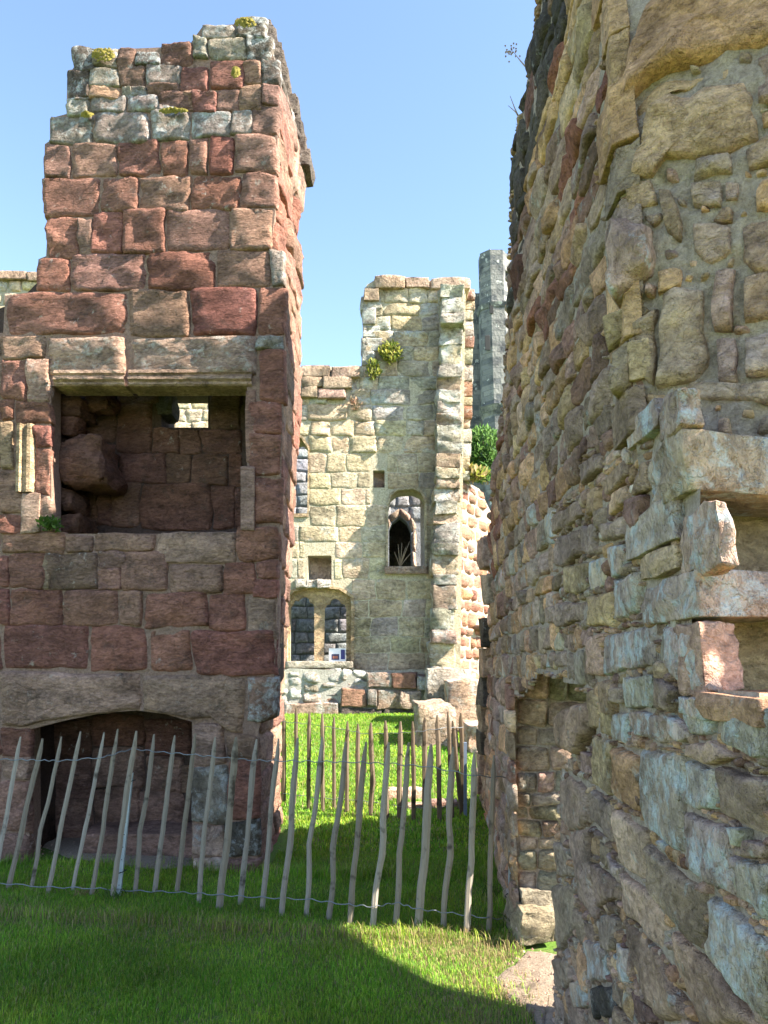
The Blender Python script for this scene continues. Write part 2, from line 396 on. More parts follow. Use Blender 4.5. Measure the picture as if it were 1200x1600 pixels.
slab_y('flue_light_stop', [(110,215),(110,190),(430,190),(430,215)], [], YT+.2, 1.1, 'soot', tower)  # unseen slab added across the flue to keep sky light out
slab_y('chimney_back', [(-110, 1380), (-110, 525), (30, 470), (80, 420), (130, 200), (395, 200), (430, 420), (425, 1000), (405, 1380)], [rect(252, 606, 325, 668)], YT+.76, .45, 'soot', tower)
ts = Stones(tower)
def snap(L):
    """close the gaps between neighbours so that joints stay thin"""
    L = [list(e) for e in L]
    for a in L:
        for b in L:
            if a is b: continue
            oy = min(a[3], b[3])-max(a[1], b[1])
            if oy > .5*min(a[3]-a[1], b[3]-b[1]) and 5 < b[0]-a[2] < 34:
                g = (b[0]-a[2]-4)/2; a[2] += g; b[0] -= g
    for a in L:
        for b in L:
            if a is b: continue
            ox = min(a[2], b[2])-max(a[0], b[0])
            if ox > .3*min(a[2]-a[0], b[2]-b[0]) and 4 < b[1]-a[3] < 26:
                g = (b[1]-a[3]-3)/2; a[3] += g; b[1] -= g
    return [tuple(e) for e in L]
def T(lst, ox, oy, k=K, yf=YT, prot=.020, nrm=TN, us=US12, corner=.05, rough=.017):
    for e in lst:
        x0, y0, x1, y1, c = e[:5]; mat = e[5] if len(e) > 5 else ('grey' if c in 'gd' else 'red')
        g = -2.2
        q = [PY(ox+x0*k+g*.5, oy+y1*k-g*.5, yf), PY(ox+x1*k-g*.5, oy+y1*k-g*.5, yf), PY(ox+x1*k-g*.5, oy+y0*k+g*.5, yf), PY(ox+x0*k+g*.5, oy+y0*k+g*.5, yf)]
        q = [p+Vector((R_.uniform(-.012, .012), 0, R_.uniform(-.012, .012))) for p in q]
        ts.add(stone_quad(q, nrm, prot*R_.uniform(.5, 1.4), .05, us, R_.choice((26, 36, 50)), rough*R_.uniform(.6, 1.6), corner*.7, R_.uniform(4, 8), 1.7), mat, jit(PAL[c]), R_.uniform(.35, .62) if c not in 'p' else .72)
top = [(265,170,345,245,'d'),(340,178,425,240,'g'),(420,168,490,240,'B'),(490,185,575,235,'d'),(575,158,692,225,'B'),(697,135,745,213,'g'),(752,137,887,213,'g'),(890,128,975,222,'d'),(725,90,845,137,'g'),(848,60,960,137,'d'),
(238,265,322,345,'d'),(325,245,428,308,'g'),(430,240,527,310,'B'),(530,235,648,300,'g'),(650,250,752,328,'r'),(755,222,876,318,'r'),(878,228,940,300,'b'),(942,215,1000,305,'d'),
(268,345,325,358,'g'),(325,310,425,350,'o'),(440,312,478,340,'g'),(480,312,528,340,'g'),(535,302,645,334,'B'),(648,330,700,400,'b'),
(237,358,322,418,'g'),(325,352,450,405,'g'),(455,345,557,402,'g'),(560,340,580,400,'B'),(583,335,675,383,'B'),(580,384,640,403,'g'),(705,332,778,402,'r'),(782,322,860,400,'b'),(862,310,945,400,'b'),(948,310,1000,376,'b'),
(175,420,333,520,'g'),(338,405,532,505,'g'),(546,402,682,498,'g'),(688,425,828,490,'g'),(833,402,907,487,'g'),(910,378,1003,483,'B'),
(163,525,253,640,'b'),(257,520,415,638,'b'),(427,504,572,633,'r'),(580,505,676,635,'r'),(680,502,748,628,'b'),(752,492,840,625,'R'),(845,488,1000,625,'b'),
(155,645,360,778,'r'),(365,642,495,758,'r'),(500,645,688,755,'b'),(697,634,866,750,'r'),(870,632,995,748,'b'),
(170,782,278,928,'r'),(282,785,328,915,'B'),(331,764,442,912,'r'),(445,766,590,905,'r'),(597,768,825,900,'b'),(833,755,982,893,'b'),
(130,935,250,1045,'r'),(255,927,524,1045,'b'),(533,915,772,1038,'R'),(778,910,975,1030,'b'),(980,900,1020,1030,'g'),
(22,1050,455,1208,'r'),(470,1050,685,1210,'b'),(690,1042,933,1206,'R'),(936,1036,1025,1206,'r')]
T(snap(top), 0, 0)
up = [(-250,60,-5,138,'r'),(0,60,162,138,'b'),(930,58,1022,105,'g'),(935,108,1022,298,'r'),(0,142,98,290,'r'),(-250,142,-5,290,'r'),(100,142,178,298,'p'),(-250,292,0,362,'b'),(2,292,45,360,'r'),(48,297,185,375,'r'),(124,378,182,458,'r'),(0,365,48,540,'o'),(0,545,70,700,'b'),(122,462,180,625,'r'),(84,630,180,765,'k'),(0,705,80,768,'r'),
(893,302,1012,408,'r'),(893,412,1010,555,'r'),(922,560,1012,728,'r'),(-250,365,-4,540,'r'),(-250,545,-4,765,'b')]
T(snap(up), 0, 500)
low = [(-250,30,-5,105,'r'),(0,32,235,105,'b'),(237,35,330,95,'B'),(333,30,560,92,'b'),(563,28,846,136,'k'),(850,2,1008,130,'r'),(0,110,28,225,'r'),(30,110,152,230,'r'),(155,108,172,228,'p'),(175,108,345,230,'B'),(350,95,455,158,'B'),(355,160,437,232,'b'),(440,96,600,235,'b'),(605,140,800,240,'b'),(806,132,920,248,'r'),(925,135,1002,190,'r'),(922,194,1000,255,'r'),
(-250,108,-4,360,'r'),(0,232,30,360,'r'),(35,235,225,360,'r'),(230,240,425,360,'b'),(428,240,515,360,'b'),(520,245,745,372,'r'),(755,252,886,375,'r'),(890,258,998,412,'k'),
(-250,364,2,520,'r'),(8,362,314,522,'R'),(325,370,533,525,'r'),(540,380,690,533,'r'),(692,384,995,538,'R'),
(-250,740,-4,835,'r'),(0,740,106,835,'R'),(0,838,106,915,'k'),(-250,838,-4,1110,'b'),(0,918,106,1110,'b'),(-250,1112,-4,1290,'b'),(0,1112,104,1290,'B'),(692,1194,806,1290,'e','grey'),(808,1204,932,1290,'B'),(690,715,812,868,'k'),(692,872,806,1076,'g'),(692,1080,802,1190,'e','grey'),(815,760,928,842,'B'),(835,846,930,1064,'r'),(808,1070,935,1200,'d')]
T(snap(low), 0, 820, prot=.018)
def TP(P, c, ox, oy, k=K, yf=YT, prot=.04, mat='red', lich=.6, name='stone', rough=.015):
    cx = sum(p[0] for p in P)/len(P); cy = sum(p[1] for p in P)/len(P)
    pts = [PY(ox+(cx+(x-cx)*1.025)*k, oy+(cy+(y-cy)*1.04)*k, yf) for x, y in P]
    ts.add(stone_poly(list(reversed(pts)) if False else pts, TN, prot*.6, .05, rough*.8, wk=2.0), mat, jit(PAL[c], .05), lich, name)
# lintels with their moulded lower edge
TP([(168,198),(452,198),(452,62),(168,66)], 'p', 0, 500, prot=.05, lich=.78, name='lintel', rough=.02)
TP([(466,200),(926,196),(924,62),(466,62)], 'p', 0, 500, prot=.05, lich=.80, name='lintel', rough=.02)
TP([(0,722),(62,732),(120,714),(250,692),(400,674),(503,672),(506,540),(0,530)], 'k', 0, 820, prot=.05, lich=.55, name='lintel')
TP([(515,672),(600,682),(690,702),(782,692),(832,745),(876,750),(884,548),(515,545)], 'k', 0, 820, prot=.05, lich=.55, name='lintel')
TP([(890,705),(935,715),(1000,690),(1002,548),(890,548)], 'B', 0, 820, prot=.03, mat='grey')
def moulding(P0, P1, prof, col, name, parent, mat='red'):
    """sweep a small profile [(out, up)] between two points"""
    V = []; F = []; n = len(prof); d = (P1-P0); up = Vector((0, 0, 1)) if abs(d.normalized().z) < .7 else Vector((1, 0, 0))
    N = 12
    for i in range(N+1):
        p = P0.lerp(P1, i/N)
        for o, u in prof: V.append(p+Vector((0, -o, 0))+up*u+Vector((0, 1, 1))*.006*noise.noise(p*14+Vector((o*60, 0, u*60))))
    for i in range(N):
        for k in range(n-1): F.append((i*n+k, (i+1)*n+k, (i+1)*n+k+1, i*n+k+1))
    return obj(name, mesh_of(V, F, col, .4, False), mat, parent)
prof = [(.045, .10), (.05, .07), (.03, .06), (.03, .045), (.05, .035), (.05, .015), (.02, .0), (.02, -.02), (.0, -.03), (-.25, -.03)]
moulding(PY(86, 598, YT), PY(196, 598, YT), prof, PAL['p'], 'lintel_moulding', tower)
moulding(PY(202, 598, YT), PY(394, 597, YT), prof, PAL['p'], 'lintel_moulding', tower)
moulding(PY(34, 770, YT), PY(36, 664, YT), [(.0, -.04), (.05, -.03), (.06, .0), (.03, .02), (.03, .05), (.055, .06), (.055, .09), (.0, .12)], PAL['y'], 'jamb_moulding', tower)
ts.add(px_block(31, 770, 62, 832, YT-.03, YT+.2), 'red', PAL['p'], .5, 'jamb_base')
ts.add(px_block(374, 725, 399, 831, YT-.045, YT+.2), 'red', PAL['k'], .4, 'jamb_stone')
ts.add(px_block(383, 606, 399, 724, YT-.005, YT+.3), 'red', PAL['b'], .4, 'jamb_stone')
# inside the upper fireplace: back wall stones, left cheek, corbel lump
YB = YT+.74
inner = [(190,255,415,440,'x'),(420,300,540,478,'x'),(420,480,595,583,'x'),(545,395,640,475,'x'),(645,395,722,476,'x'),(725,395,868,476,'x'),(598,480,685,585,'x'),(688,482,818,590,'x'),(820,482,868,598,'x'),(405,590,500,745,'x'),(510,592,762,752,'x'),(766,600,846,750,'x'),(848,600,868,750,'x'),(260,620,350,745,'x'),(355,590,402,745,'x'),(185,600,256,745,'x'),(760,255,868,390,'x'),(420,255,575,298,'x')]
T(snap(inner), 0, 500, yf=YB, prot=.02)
ts.add(px_block(86, 678, 160, 756, YT+.15, YB, n=8, rough=.08, freq=5.5, rnd=.09), 'red', PAL['x'], .3, 'corbel_stone')
for x0, y0, x1, y1, dy in ((84, 757, 112, 800, .28), (84, 798, 124, 834, .22), (84, 612, 128, 650, .3), (84, 646, 118, 682, .36), (126, 610, 172, 640, .45)):
    ts.add(px_block(x0, y0, x1, y1, YT+dy, YB, n=8, rough=.05, freq=5, rnd=.14), 'red', jit(PAL['x']), .3)
ts.add(px_block(243, 606, 268, 648, YB-.02, YB+.3, n=8, rough=.035, freq=5), 'red', PAL['d'], .2, 'broken_stone')
# inside the lower fireplace
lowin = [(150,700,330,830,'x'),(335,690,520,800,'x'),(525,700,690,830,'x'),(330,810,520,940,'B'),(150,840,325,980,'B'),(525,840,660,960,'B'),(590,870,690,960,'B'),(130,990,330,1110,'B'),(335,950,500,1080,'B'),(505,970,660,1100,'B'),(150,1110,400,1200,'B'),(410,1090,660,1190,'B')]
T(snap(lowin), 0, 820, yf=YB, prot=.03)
ts.add(px_block(120, 1300, 320, 1380, YT+.25, YB, n=8, rough=.03), 'red', PAL['B'], .3, 'hearth_stone')
# sunlit right flank: ragged stones from the front corner to the back corner
def lerp_tab(tab, y):
    for (y0, a), (y1, b) in zip(tab, tab[1:]):
        if y0 <= y <= y1: return a+(b-a)*(y-y0)/(y1-y0)
    return tab[0][1] if y < tab[0][0] else tab[-1][1]
fr = [(30, 408), (90, 428), (160, 436), (260, 432), (385, 426), (395, 442), (540, 446), (700, 441), (1000, 433), (1060, 430), (1140, 405), (1340, 402)]
bk = [(30, 412), (90, 437), (150, 452), (260, 482), (330, 478), (345, 460), (390, 462), (400, 472), (540, 472), (700, 468), (850, 458), (1000, 448), (1060, 444), (1150, 442), (1340, 440)]
YK = 7.4
y = 34
def flank_pt(y, s):
    a = PY(lerp_tab(fr, y), y, YT+.02); yb = to_px((a.x, YK-TILT*(a.x+1), a.z))[1]; b = PY(lerp_tab(bk, yb), yb, YK)
    return a.lerp(b, s)
FV = []; FF = []
ysl = list(range(34, 1390, 12))
for yy in ysl:
    for s in (0, .33, .66, 1): FV.append(flank_pt(yy, s)-Vector((.02, 0, 0)))
for i in range(len(ysl)-1):
    for k in range(3): FF.append((i*4+k, (i+1)*4+k, (i+1)*4+k+1, i*4+k+1))
obj('flank_core', mesh_of(FV, FF), 'mortar_red', tower)
while y < 1365:
    h = R_.uniform(38, 62) if y > 90 else 30
    y2 = min(1380, y+h); cuts = [0]+sorted(R_.uniform(.2, .8) for _ in range(R_.choice((1, 1, 2))))+[1]
    for a, b in zip(cuts, cuts[1:]):
        if b-a < .12: continue
        q = [flank_pt(y2-1, a+.01), flank_pt(y2-1, b-.01), flank_pt(y+1, b-.01), flank_pt(y+1, a+.01)]
        n = (q[1]-q[0]).cross(q[3]-q[0]).normalized()
        if n.x < 0: n = -n
        rag = .06 if 150 < y < 345 else .014
        c = R_.choice('rbBbk') if y > 120 else R_.choice('dgB')
        ts.add(stone_quad(q, n, rag*R_.uniform(.3, 1.1), .04, US12, 24, .03 if 150 < y < 345 else .014, .04, 6, 1.5), 'grey' if c in 'dg' else 'red', jit(PAL[c]), .4)
    y = y2
# top of the stack: coping lumps running back, dark and ragged
for i in range(22):
    s = i/21; yy = 58+s*200
    x = lerp_tab(bk, yy); p = PY(x-7, yy+4, YK-.12)
    w = .06+.04*R_.random()
    V, F = block([p+Vector((sx*w, sy*.2, sz*.10)) for sz in (-1, 1) for sx, sy in ((-1, -1), (1, -1), (1, 1), (-1, 1))], rough=.03)
    ts.add((V, F), 'coping', PAL['d'], .3, 'coping_stone')
slab_y('stack_core', [(110, 330), (112, 130), (150, 85), (300, 82), (370, 45), (405, 45), (428, 110), (445, 170), (455, 330)], [], YK-.35, .3, 'mortar_red', tower)
# moss cushions
def cushion(px, py, yf, w, h, parent, n=120):
    V = []; F = []; c = PY(px, py, yf)
    for i in range(n):
        a = R_.uniform(0, 6.28); r = math.sqrt(R_.random()); p = c+Vector((math.cos(a)*r*w, -.03-.05*R_.random()*(1-r), math.sin(a)*r*h))
        s = R_.uniform(.012, .026); b = len(V)
        V += [p+Vector(v)*s for v in ((1, 0, 0), (-.5, 0, .8), (-.5, 0, -.8), (0, -1, 0), (0, 1, 0))]
        F += [(b, b+1, b+3), (b+1, b+2, b+3), (b+2, b, b+3)]
    return tag(obj('moss', mesh_of(V, F, None), 'moss', parent), kind='stuff')
for a in ((163, 89, 5.97, .10, .07), (384, 40, 5.97, .09, .05), (138, 183, 5.97, .05, .02), (272, 177, 5.97, .12, .02), (369, 117, 5.95, .03, .05)): cushion(*a, tower)
ts.flush(); TILT = 0.0

# ------------------------------------------------------------------ long rubble wall on the right
rw = thing('rubble_wall', 'long ochre and grey rubble stone wall with a broken corner, close on the right', 'wall')
rs = Stones(rw)
SIL = [(868,-140),(846,-60),(838,0),(832,60),(824,110),(815,170),(803,220),(797,280),(795,400),(790,520),(788,600),(778,700),(768,790),(764,860),(768,930),(762,1000),(760,1100),(756,1180),(750,1246)]
sil = [(p.y, p.z) for p in (PR(*q) for q in SIL)]
DOOR_PX = [(862,1900),(864,1600),(874,1210),(898,1172),(924,1152),(926,1085),(880,1062),(838,1052),(812,1090)]
door = [(p.y, p.z) for p in (PR(*q) for q in DOOR_PX)]; door[0] = (door[1][0], -.3); door += [(4.7, 1.36), (4.7, -.3)]
CORN = [(1040,610),(1060,665),(1085,780),(1070,890),(1080,970),(1100,1085),(1230,1100)]
cor = [(1.85, 5.0), (1.85, 2.02)] + [(p.y, p.z) for p in (PR(*q) for q in CORN)]
ZTOP = 5.2
# closed region of the inner face in (depth, height)
region = [(.6, -.2), (10.5, -.2)] + list(reversed(sil)) + cor + [(.6, cor[-1][1])]
def in_region(d, z): return inpoly(d, z, region) and not inpoly(d, z, door)
def mortar_grid(d0, d1, z0, z1, st, parent):
    nd, nzz = int((d1-d0)/st), int((z1-z0)/st); V = []; F = []; id_ = {}
    def vid(i, j):
        if (i, j) not in id_:
            d, z = d0+i*st, z0+j*st; id_[(i, j)] = len(V)
            h = .012*noise.noise((d*6, z*6, 1))+.009*noise.noise((d*17, z*17, 2))
            V.append((XR(d)+.011+h, d, z))
        return id_[(i, j)]
    for i in range(nd):
        for j in range(nzz):
            if in_region(d0+(i+.5)*st, z0+(j+.5)*st): F.append((vid(i, j), vid(i, j+1), vid(i+1, j+1), vid(i+1, j)))
    return obj('mortar_face', mesh_of(V, F), 'mortar_pink', parent)
mortar_grid(.6, 4.72, -.1, ZTOP, .025, rw); mortar_grid(4.7, 9.6, -.1, ZTOP, .05, rw)
def slab_r(name, P, holes, off, t, mat, parent):
    me = fill_mesh(P, holes, t)
    for v in me.vertices: v.co = (XR(v.co.x)+off+v.co.z, v.co.x, v.co.y)
    me.update(); return obj(name, me, mat, parent)
def clip_sil(z):  # depth of the far edge at height z
    best = 4.2
    for (d0, z0), (d1, z1) in zip(sil, sil[1:]):
        if min(z0, z1) <= z <= max(z0, z1) and abs(z1-z0) > 1e-6: best = max(best, d0+(d1-d0)*(z-z0)/(z1-z0))
    return best
for P in ([(.6, -.2), (2.5, -.2), (2.5, 1.30), (1.7, 1.36), (.6, 1.36)], [(2.5, -.2), (3.5, -.2), (3.15, .98), (2.5, 1.2)], [(1.9, 2.1), (2.5, 1.56), (4.7, 1.62), (4.7, 2.9), (4.4, 3.0), (3.9, 3.8), (1.9, 4.3)]):
    slab_r('wall_core', P, [], .045, .18, 'mortar_pink', rw)
far_core = [(4.72, -.2)] + [(clip_sil(z)-.06, z) for z in (0.05, .3, .6, .9, 1.2, 1.5, 1.8, 2.1, 2.5, 2.7, 2.85)] + [(4.72, 2.95)]
slab_r('wall_core', far_core, [], .05, .9, 'mortar_pink', rw)
# jamb of the doorway (faces the camera) and an unseen leaf added to cast the shade
V = [Vector((x, y, z)) for z in (-.1, 1.7) for x, y in ((.755, 4.71), (1.36, 4.545), (1.36, 5.2), (.80, 5.2))]
obj('jamb_core', mesh_of(V, [(3, 2, 1, 0), (4, 5, 6, 7), (0, 1, 5, 4), (1, 2, 6, 5), (2, 3, 7, 6), (3, 0, 4, 7)], None, .5, False), 'mortar_pink', rw)
LX = 1.42
hole = [(lambda g: (g.y-SK*(LX-g.x), ST*(LX-g.x)))(PG(*q)) for q in ((850,1590),(760,1572),(640,1540),(570,1500),(525,1468),(500,1452))]  # opening traced back along the sun to shape the light patch on the grass
me = fill_mesh([(1.8,-.2),(hole[0][0]-.1,-.2)]+hole+[(hole[-1][0]+.15, hole[-1][1]),(4.95,1.6),(4.95,-.2),(5.6,-.2),(6.0,3.0),(6.0,6.3),(5.6,6.65),(4.9,6.6),(3.9,6.7),(3.0,6.5),(2.8,5.5),(2.7,4.0),(2.0,3.2)], [], .12)
for v in me.vertices: v.co = (LX+v.co.z, v.co.x, v.co.y)
obj('shade_leaf', me, 'mortar_pink', rw)

def in_any(px, py, L): return any(inpoly(px, py, P) for P in L)
heroR = []   # pixel outlines already taken
NR = Vector((-1, NB, 0)).normalized()
def HR(P, c, ox, oy, k, prot=.012, mat=None, lich=.5, rough=.008):
    px = [(ox+x*k, oy+y*k) for x, y in P]; heroR.append(px)
    cx = sum(p[0] for p in px)/len(px); cy = sum(p[1] for p in px)/len(px)
    px = [(cx+(x-cx)*.99, cy+(y-cy)*.99) for x, y in px]
    pts = [PR(*q) for q in px]
    m = mat or ('blue' if c in 'lw' else 'ochre')
    rs.add(stone_poly(pts, NR, prot*R_.uniform(.7, 1.3), .02, rough, 10, .02, wk=2.2), m, jit(PAL[c]), lich)
A = (860, 1080, .325)
for P, c in [([(205,210),(300,232),(292,500),(205,470)],'h'),([(302,260),(430,310),(430,580),(330,540),(292,490)],'c'),([(436,272),(640,300),(640,800),(462,680),(440,590)],'l'),([(650,320),(796,356),(796,565),(642,556)],'w'),([(804,350),(1060,400),(1060,690),(850,602),(804,570)],'e'),([(642,575),(850,650),(900,1005),(658,850)],'l'),([(905,800),(1060,830),(1060,1130),(912,1008)],'l'),([(180,482),(308,532),(308,740),(192,625)],'e'),([(313,560),(468,680),(460,930),(330,800)],'t'),([(474,735),(742,960),(750,1250),(560,1060),(482,930)],'e'),([(757,962),(1060,1210),(1060,1600),(960,1510),(762,1275)],'l'),([(332,850),(480,962),(572,1100),(572,1296),(352,1040)],'t'),([(200,820),(326,900),(338,1000),(240,1040)],'e'),([(345,1060),(430,1150),(540,1300),(690,1600),(540,1600),(430,1390)],'o'),([(580,1120),(760,1292),(1010,1620),(720,1620),(588,1325)],'t'),([(44,420),(92,400),(178,472),(186,620),(120,700),(52,600)],'e'),([(92,690),(196,640),(196,800),(230,1130),(130,1010)],'e'),([(242,1062),(330,1100),(325,1250),(246,1240)],'e'),([(170,1200),(268,1240),(272,1400),(182,1390)],'l'),([(320,1210),(368,1235),(382,1420),(330,1400)],'l'),([(390,100),(580,120),(576,262),(400,215)],'l'),([(304,100),(388,110),(380,255),(308,230)],'w'),([(186,0),(238,0),(238,192),(186,180)],'h'),([(242,0),(300,0),(300,230),(246,215)],'h'),([(640,30),(780,30),(780,180),(690,210),(640,150)],'l'),([(790,100),(1060,60),(1060,325),(950,290),(820,205)],'l'),([(590,130),(636,150),(686,215),(640,250),(596,220)],'w'),([(650,255),(790,215),(900,300),(796,345),(660,310)],'t'),([(860,640),(935,650),(940,740),(880,745)],'w'),([(940,690),(1060,720),(1060,810),(940,790)],'e'),([(30,720),(88,760),(110,900),(40,880)],'e'),([(25,920),(110,920),(125,1120),(60,1260),(30,1200)],'e'),([(20,1280),(90,1290),(100,1420),(30,1440)],'e'),([(110,1400),(170,1400),(180,1520),(120,1540)],'l'),([(190,1410),(300,1420),(330,1560),(210,1580)],'d'),([(390,1430),(480,1500),(530,1600),(400,1600)],'B')]:
    HR(P, c, *A, lich=.60 if c in 'lw' else .5)
HR([(44,110),(190,35),(205,180),(150,310),(66,270)], 'o', *A, prot=.03)
A = (860, 640, .3)
for P, c in [([(207,780),(293,762),(293,902),(212,948)],'l'),([(302,722),(400,682),(400,838),(332,884)],'l'),([(342,872),(478,838),(470,1068),(362,1100)],'w'),([(202,962),(328,932),(348,1140),(222,1118)],'h'),([(86,810),(195,792),(195,950),(92,948)],'h'),([(207,1176),(280,1162),(280,1388),(207,1394)],'t'),([(290,1172),(545,1112),(550,1350),(380,1362),(292,1388)],'l'),([(580,1132),(800,1120),(790,1300),(860,1460),(720,1480),(602,1330)],'l'),([(162,602),(250,592),(240,762),(172,742)],'e'),([(287,602),(390,552),(412,650),(302,700)],'e'),([(397,482),(500,442),(492,590),(440,640),(402,560)],'b'),([(272,362),(400,272),(412,360),(292,440)],'o'),([(150,300),(270,210),(280,300),(170,400)],'e'),([(200,440),(268,390),(272,540),(205,560)],'h'),([(5,1040),(80,1000),(195,985),(200,1080),(70,1130),(5,1120)],'e'),([(0,560),(150,470),(180,545),(20,660)],'e'),([(20,680),(155,620),(160,760),(60,840),(10,800)],'e'),([(385,1400),(540,1385),(540,1560),(400,1570)],'w'),([(262,1410),(330,1400),(330,1600),(262,1600)],'h'),([(690,1500),(830,1480),(850,1600),(700,1600)],'l'),([(550,1390),(680,1480),(660,1600),(550,1560)],'e')]:
    HR(P, c, *A, lich=.62 if c in 'lw' else .45, prot=.016)
# broken corner: squared blocks turning the corner
def corner_block(xf, xc, yt, yb, L, c, mat, lich, s2=(.97, .22), yt2=None, rough=.012, name='corner_stone'):
    rough *= .8
    P0 = PR(xf, (yt+yb)/2); P1 = PR(xc, (yt+yb)/2); zt = PR(xc, yt).z; zb = PR(xc, yb).z
    o = Vector((s2[0], s2[1], 0)).normalized()*L; n = NR*R_.uniform(.004, .018)
    a, b = P1+n, P1+n+o; d = P0+n; e = P0+n+o+Vector((0, .02, 0))
    def at(p, z): return Vector((p.x, p.y, z))
    c8 = [at(a, zb), at(b, zb), at(e, zb), at(d, zb), at(a, zt), at(b, zt), at(e, zt), at(d, zt)]
    heroR.append([(xf, yt), (xc, yt), (xc, yb), (xf, yb)])
    rs.add(block(c8, n=8, rough=rough, freq=8), mat, jit(PAL[c], .05), lich, name)
corner_block(1016, 1082, 664, 766, .42, 'e', 'blue', .55, rough=.03)
corner_block(982, 1062, 772, 842, .05, 'l', 'blue', .50, rough=.03)
corner_block(1064, 1128, 772, 884, .035, 'e', 'blue', .55, rough=.034)
corner_block(1000, 1062, 846, 888, .05, 't', 'ochre', .50, rough=.02)
corner_block(1006, 1096, 889, 964, .45, 'l', 'blue', .55, rough=.024)
corner_block(1060, 1107, 967, 1088, .10, 't', 'ochre', .45, rough=.022)
corner_block(1034, 1060, 967, 1030, .05, 'l', 'blue', .55, rough=.02)
corner_block(985, 1035, 618, 664, .05, 'l', 'blue', .52, rough=.02)
corner_block(1035, 1076, 606, 664, .05, 'e', 'blue', .52, rough=.024)
corner_block(1085, 1200, 1090, 1140, .35, 'c', 'ochre', .45, rough=.02)
# deep ochre recess behind the broken corner
q = PR(1110, 900)
V, F = block([Vector(v) for v in ((q.x+.10, q.y+.30, 1.2), (q.x+.9, q.y+.36, 1.2), (q.x+.9, q.y+.7, 1.2), (q.x+.1, q.y+.7, 1.2), (q.x+.10, q.y+.30, 2.2), (q.x+.9, q.y+.36, 2.2), (q.x+.9, q.y+.7, 2.2), (q.x+.1, q.y+.7, 2.2))], n=8, rough=.03)
rs.add((V, F), 'ochre', PAL['y'], .2, 'recess_back')
# splayed reveal above
heroS = []
def HS(P, c, ox, oy, k, prot=.02, mat='ochre', lich=.35, rough=.015):
    prot *= .75
    px = [(ox+x*k, oy+y*k) for x, y in P]; heroS.append(px)
    cx = sum(p[0] for p in px)/len(px); cy = sum(p[1] for p in px)/len(px)
    gr = 1.05 if prot >= .03 else 1.02
    pts = [PS(cx+(x-cx)*gr, cy+(y-cy)*gr) for x, y in px]
    rs.add(stone_poly(pts, SN, prot, .035, rough, 10, .02, wk=2.2), mat, jit(PAL[c], .06), lich)
A = (920, 0, .25)
HS([(330,95),(560,-10),(560,-300),(1400,-300),(1400,230),(1120,290),(900,335),(560,425),(400,510),(300,600),(225,640),(215,560),(250,330)], 'c', *A, prot=.06, lich=.30)
HS([(255,700),(400,560),(520,500),(960,405),(955,455),(700,540),(500,590),(400,680),(330,760)], 'h', *A, prot=.0)
HS([(390,730),(520,640),(980,520),(1025,640),(1040,880),(900,945),(640,985),(470,1000),(420,1060),(380,1120),(245,1100),(265,1030),(340,850)], 'h', *A, prot=.045, lich=.45)
HS([(215,1150),(370,1130),(440,1290),(330,1330),(215,1350)], 'h', *A, prot=.015)
for P, c in [([(640,995),(890,965),(890,1090),(640,1110)],'e'),([(640,1130),(830,1120),(830,1290),(650,1290)],'e'),([(845,1130),(930,1130),(930,1250),(845,1250)],'e'),([(750,1380),(830,1290),(910,1300),(900,1385)],'o'),([(640,1420),(780,1395),(885,1400),(885,1600),(760,1680),(640,1590)],'e'),([(1030,1200),(1080,1150),(1300,1130),(1300,1310),(1040,1310)],'c'),([(935,1420),(1010,1370),(1300,1340),(1300,1700),(1050,1730),(950,1640)],'o'),([(1060,350),(1300,300),(1300,640),(1050,660)],'e'),([(950,960),(1120,880),(1300,840),(1300,1010),(980,1060)],'o'),([(1060,720),(1300,680),(1300,800),(1060,810)],'c'),([(420,1180),(500,1180),(590,1400),(580,1530),(510,1500)],'o'),([(470,1360),(330,1370),(420,1450),(480,1400)],'e')]: HS(P, c, *A, prot=.028)
A = (760, 0, .3667)
HS([(530,960),(600,935),(720,1000),(715,1130),(700,1170),(560,1310),(525,1260)], 'e', *A, prot=.085, mat='blue', lich=.42)
for P, c, pr in [([(722,1165),(828,1160),(828,1230),(730,1270)],'c',.03),([(735,1240),(790,1215),(935,1230),(945,1560),(880,1650),(735,1660)],'e',.035),([(970,1160),(1058,1155),(1060,1400),(975,1405)],'e',.03),([(1095,1190),(1260,1150),(1260,1360),(1110,1370)],'o',.035),([(980,1425),(1075,1420),(1080,1640),(985,1640)],'e',.03),([(1100,1420),(1260,1395),(1260,1600),(1110,1600)],'e',.035),([(490,1370),(650,1270),(690,1320),(600,1420),(495,1490)],'y',.005),([(612,1390),(720,1320),(728,1660),(620,1600)],'o',.03),([(850,1640),(1260,1620),(1260,1720),(830,1710)],'e',.02),([(520,1500),(600,1450),(610,1640),(530,1690)],'o',.03)]: HS(P, c, *A, prot=pr)
# mortar of the reveal
V = []; F = []; NI, NJ = 80, 186
for j in range(NJ+1):
    for i in range(NI+1):
        p = SO+SD*(-.01+i*.0127)+Vector((0, 0, 1.95+j*.015)); h = .016*noise.noise(p*8)+.014*noise.noise(p*23)+.006*noise.noise(p*60)
        V.append(p+SN*(h-.004))
for j in range(NJ):
    for i in range(NI): F.append((j*(NI+1)+i, j*(NI+1)+i+1, (j+1)*(NI+1)+i+1, (j+1)*(NI+1)+i))
obj('mortar_face', mesh_of(V, F), 'mortar_pink', rw)
a, b = SO+SD*.0-SN*.05, SO+SD*1.1-SN*.05; c_ = b-SN*.3; d_ = a+Vector((.4, .35, 0))
V, F = block([Vector((p.x, p.y, z)) for z in (2.05, 5.0) for p in (a, b, c_, d_)], rough=.0)
obj('reveal_core', mesh_of(V, F), 'mortar_pink', rw)

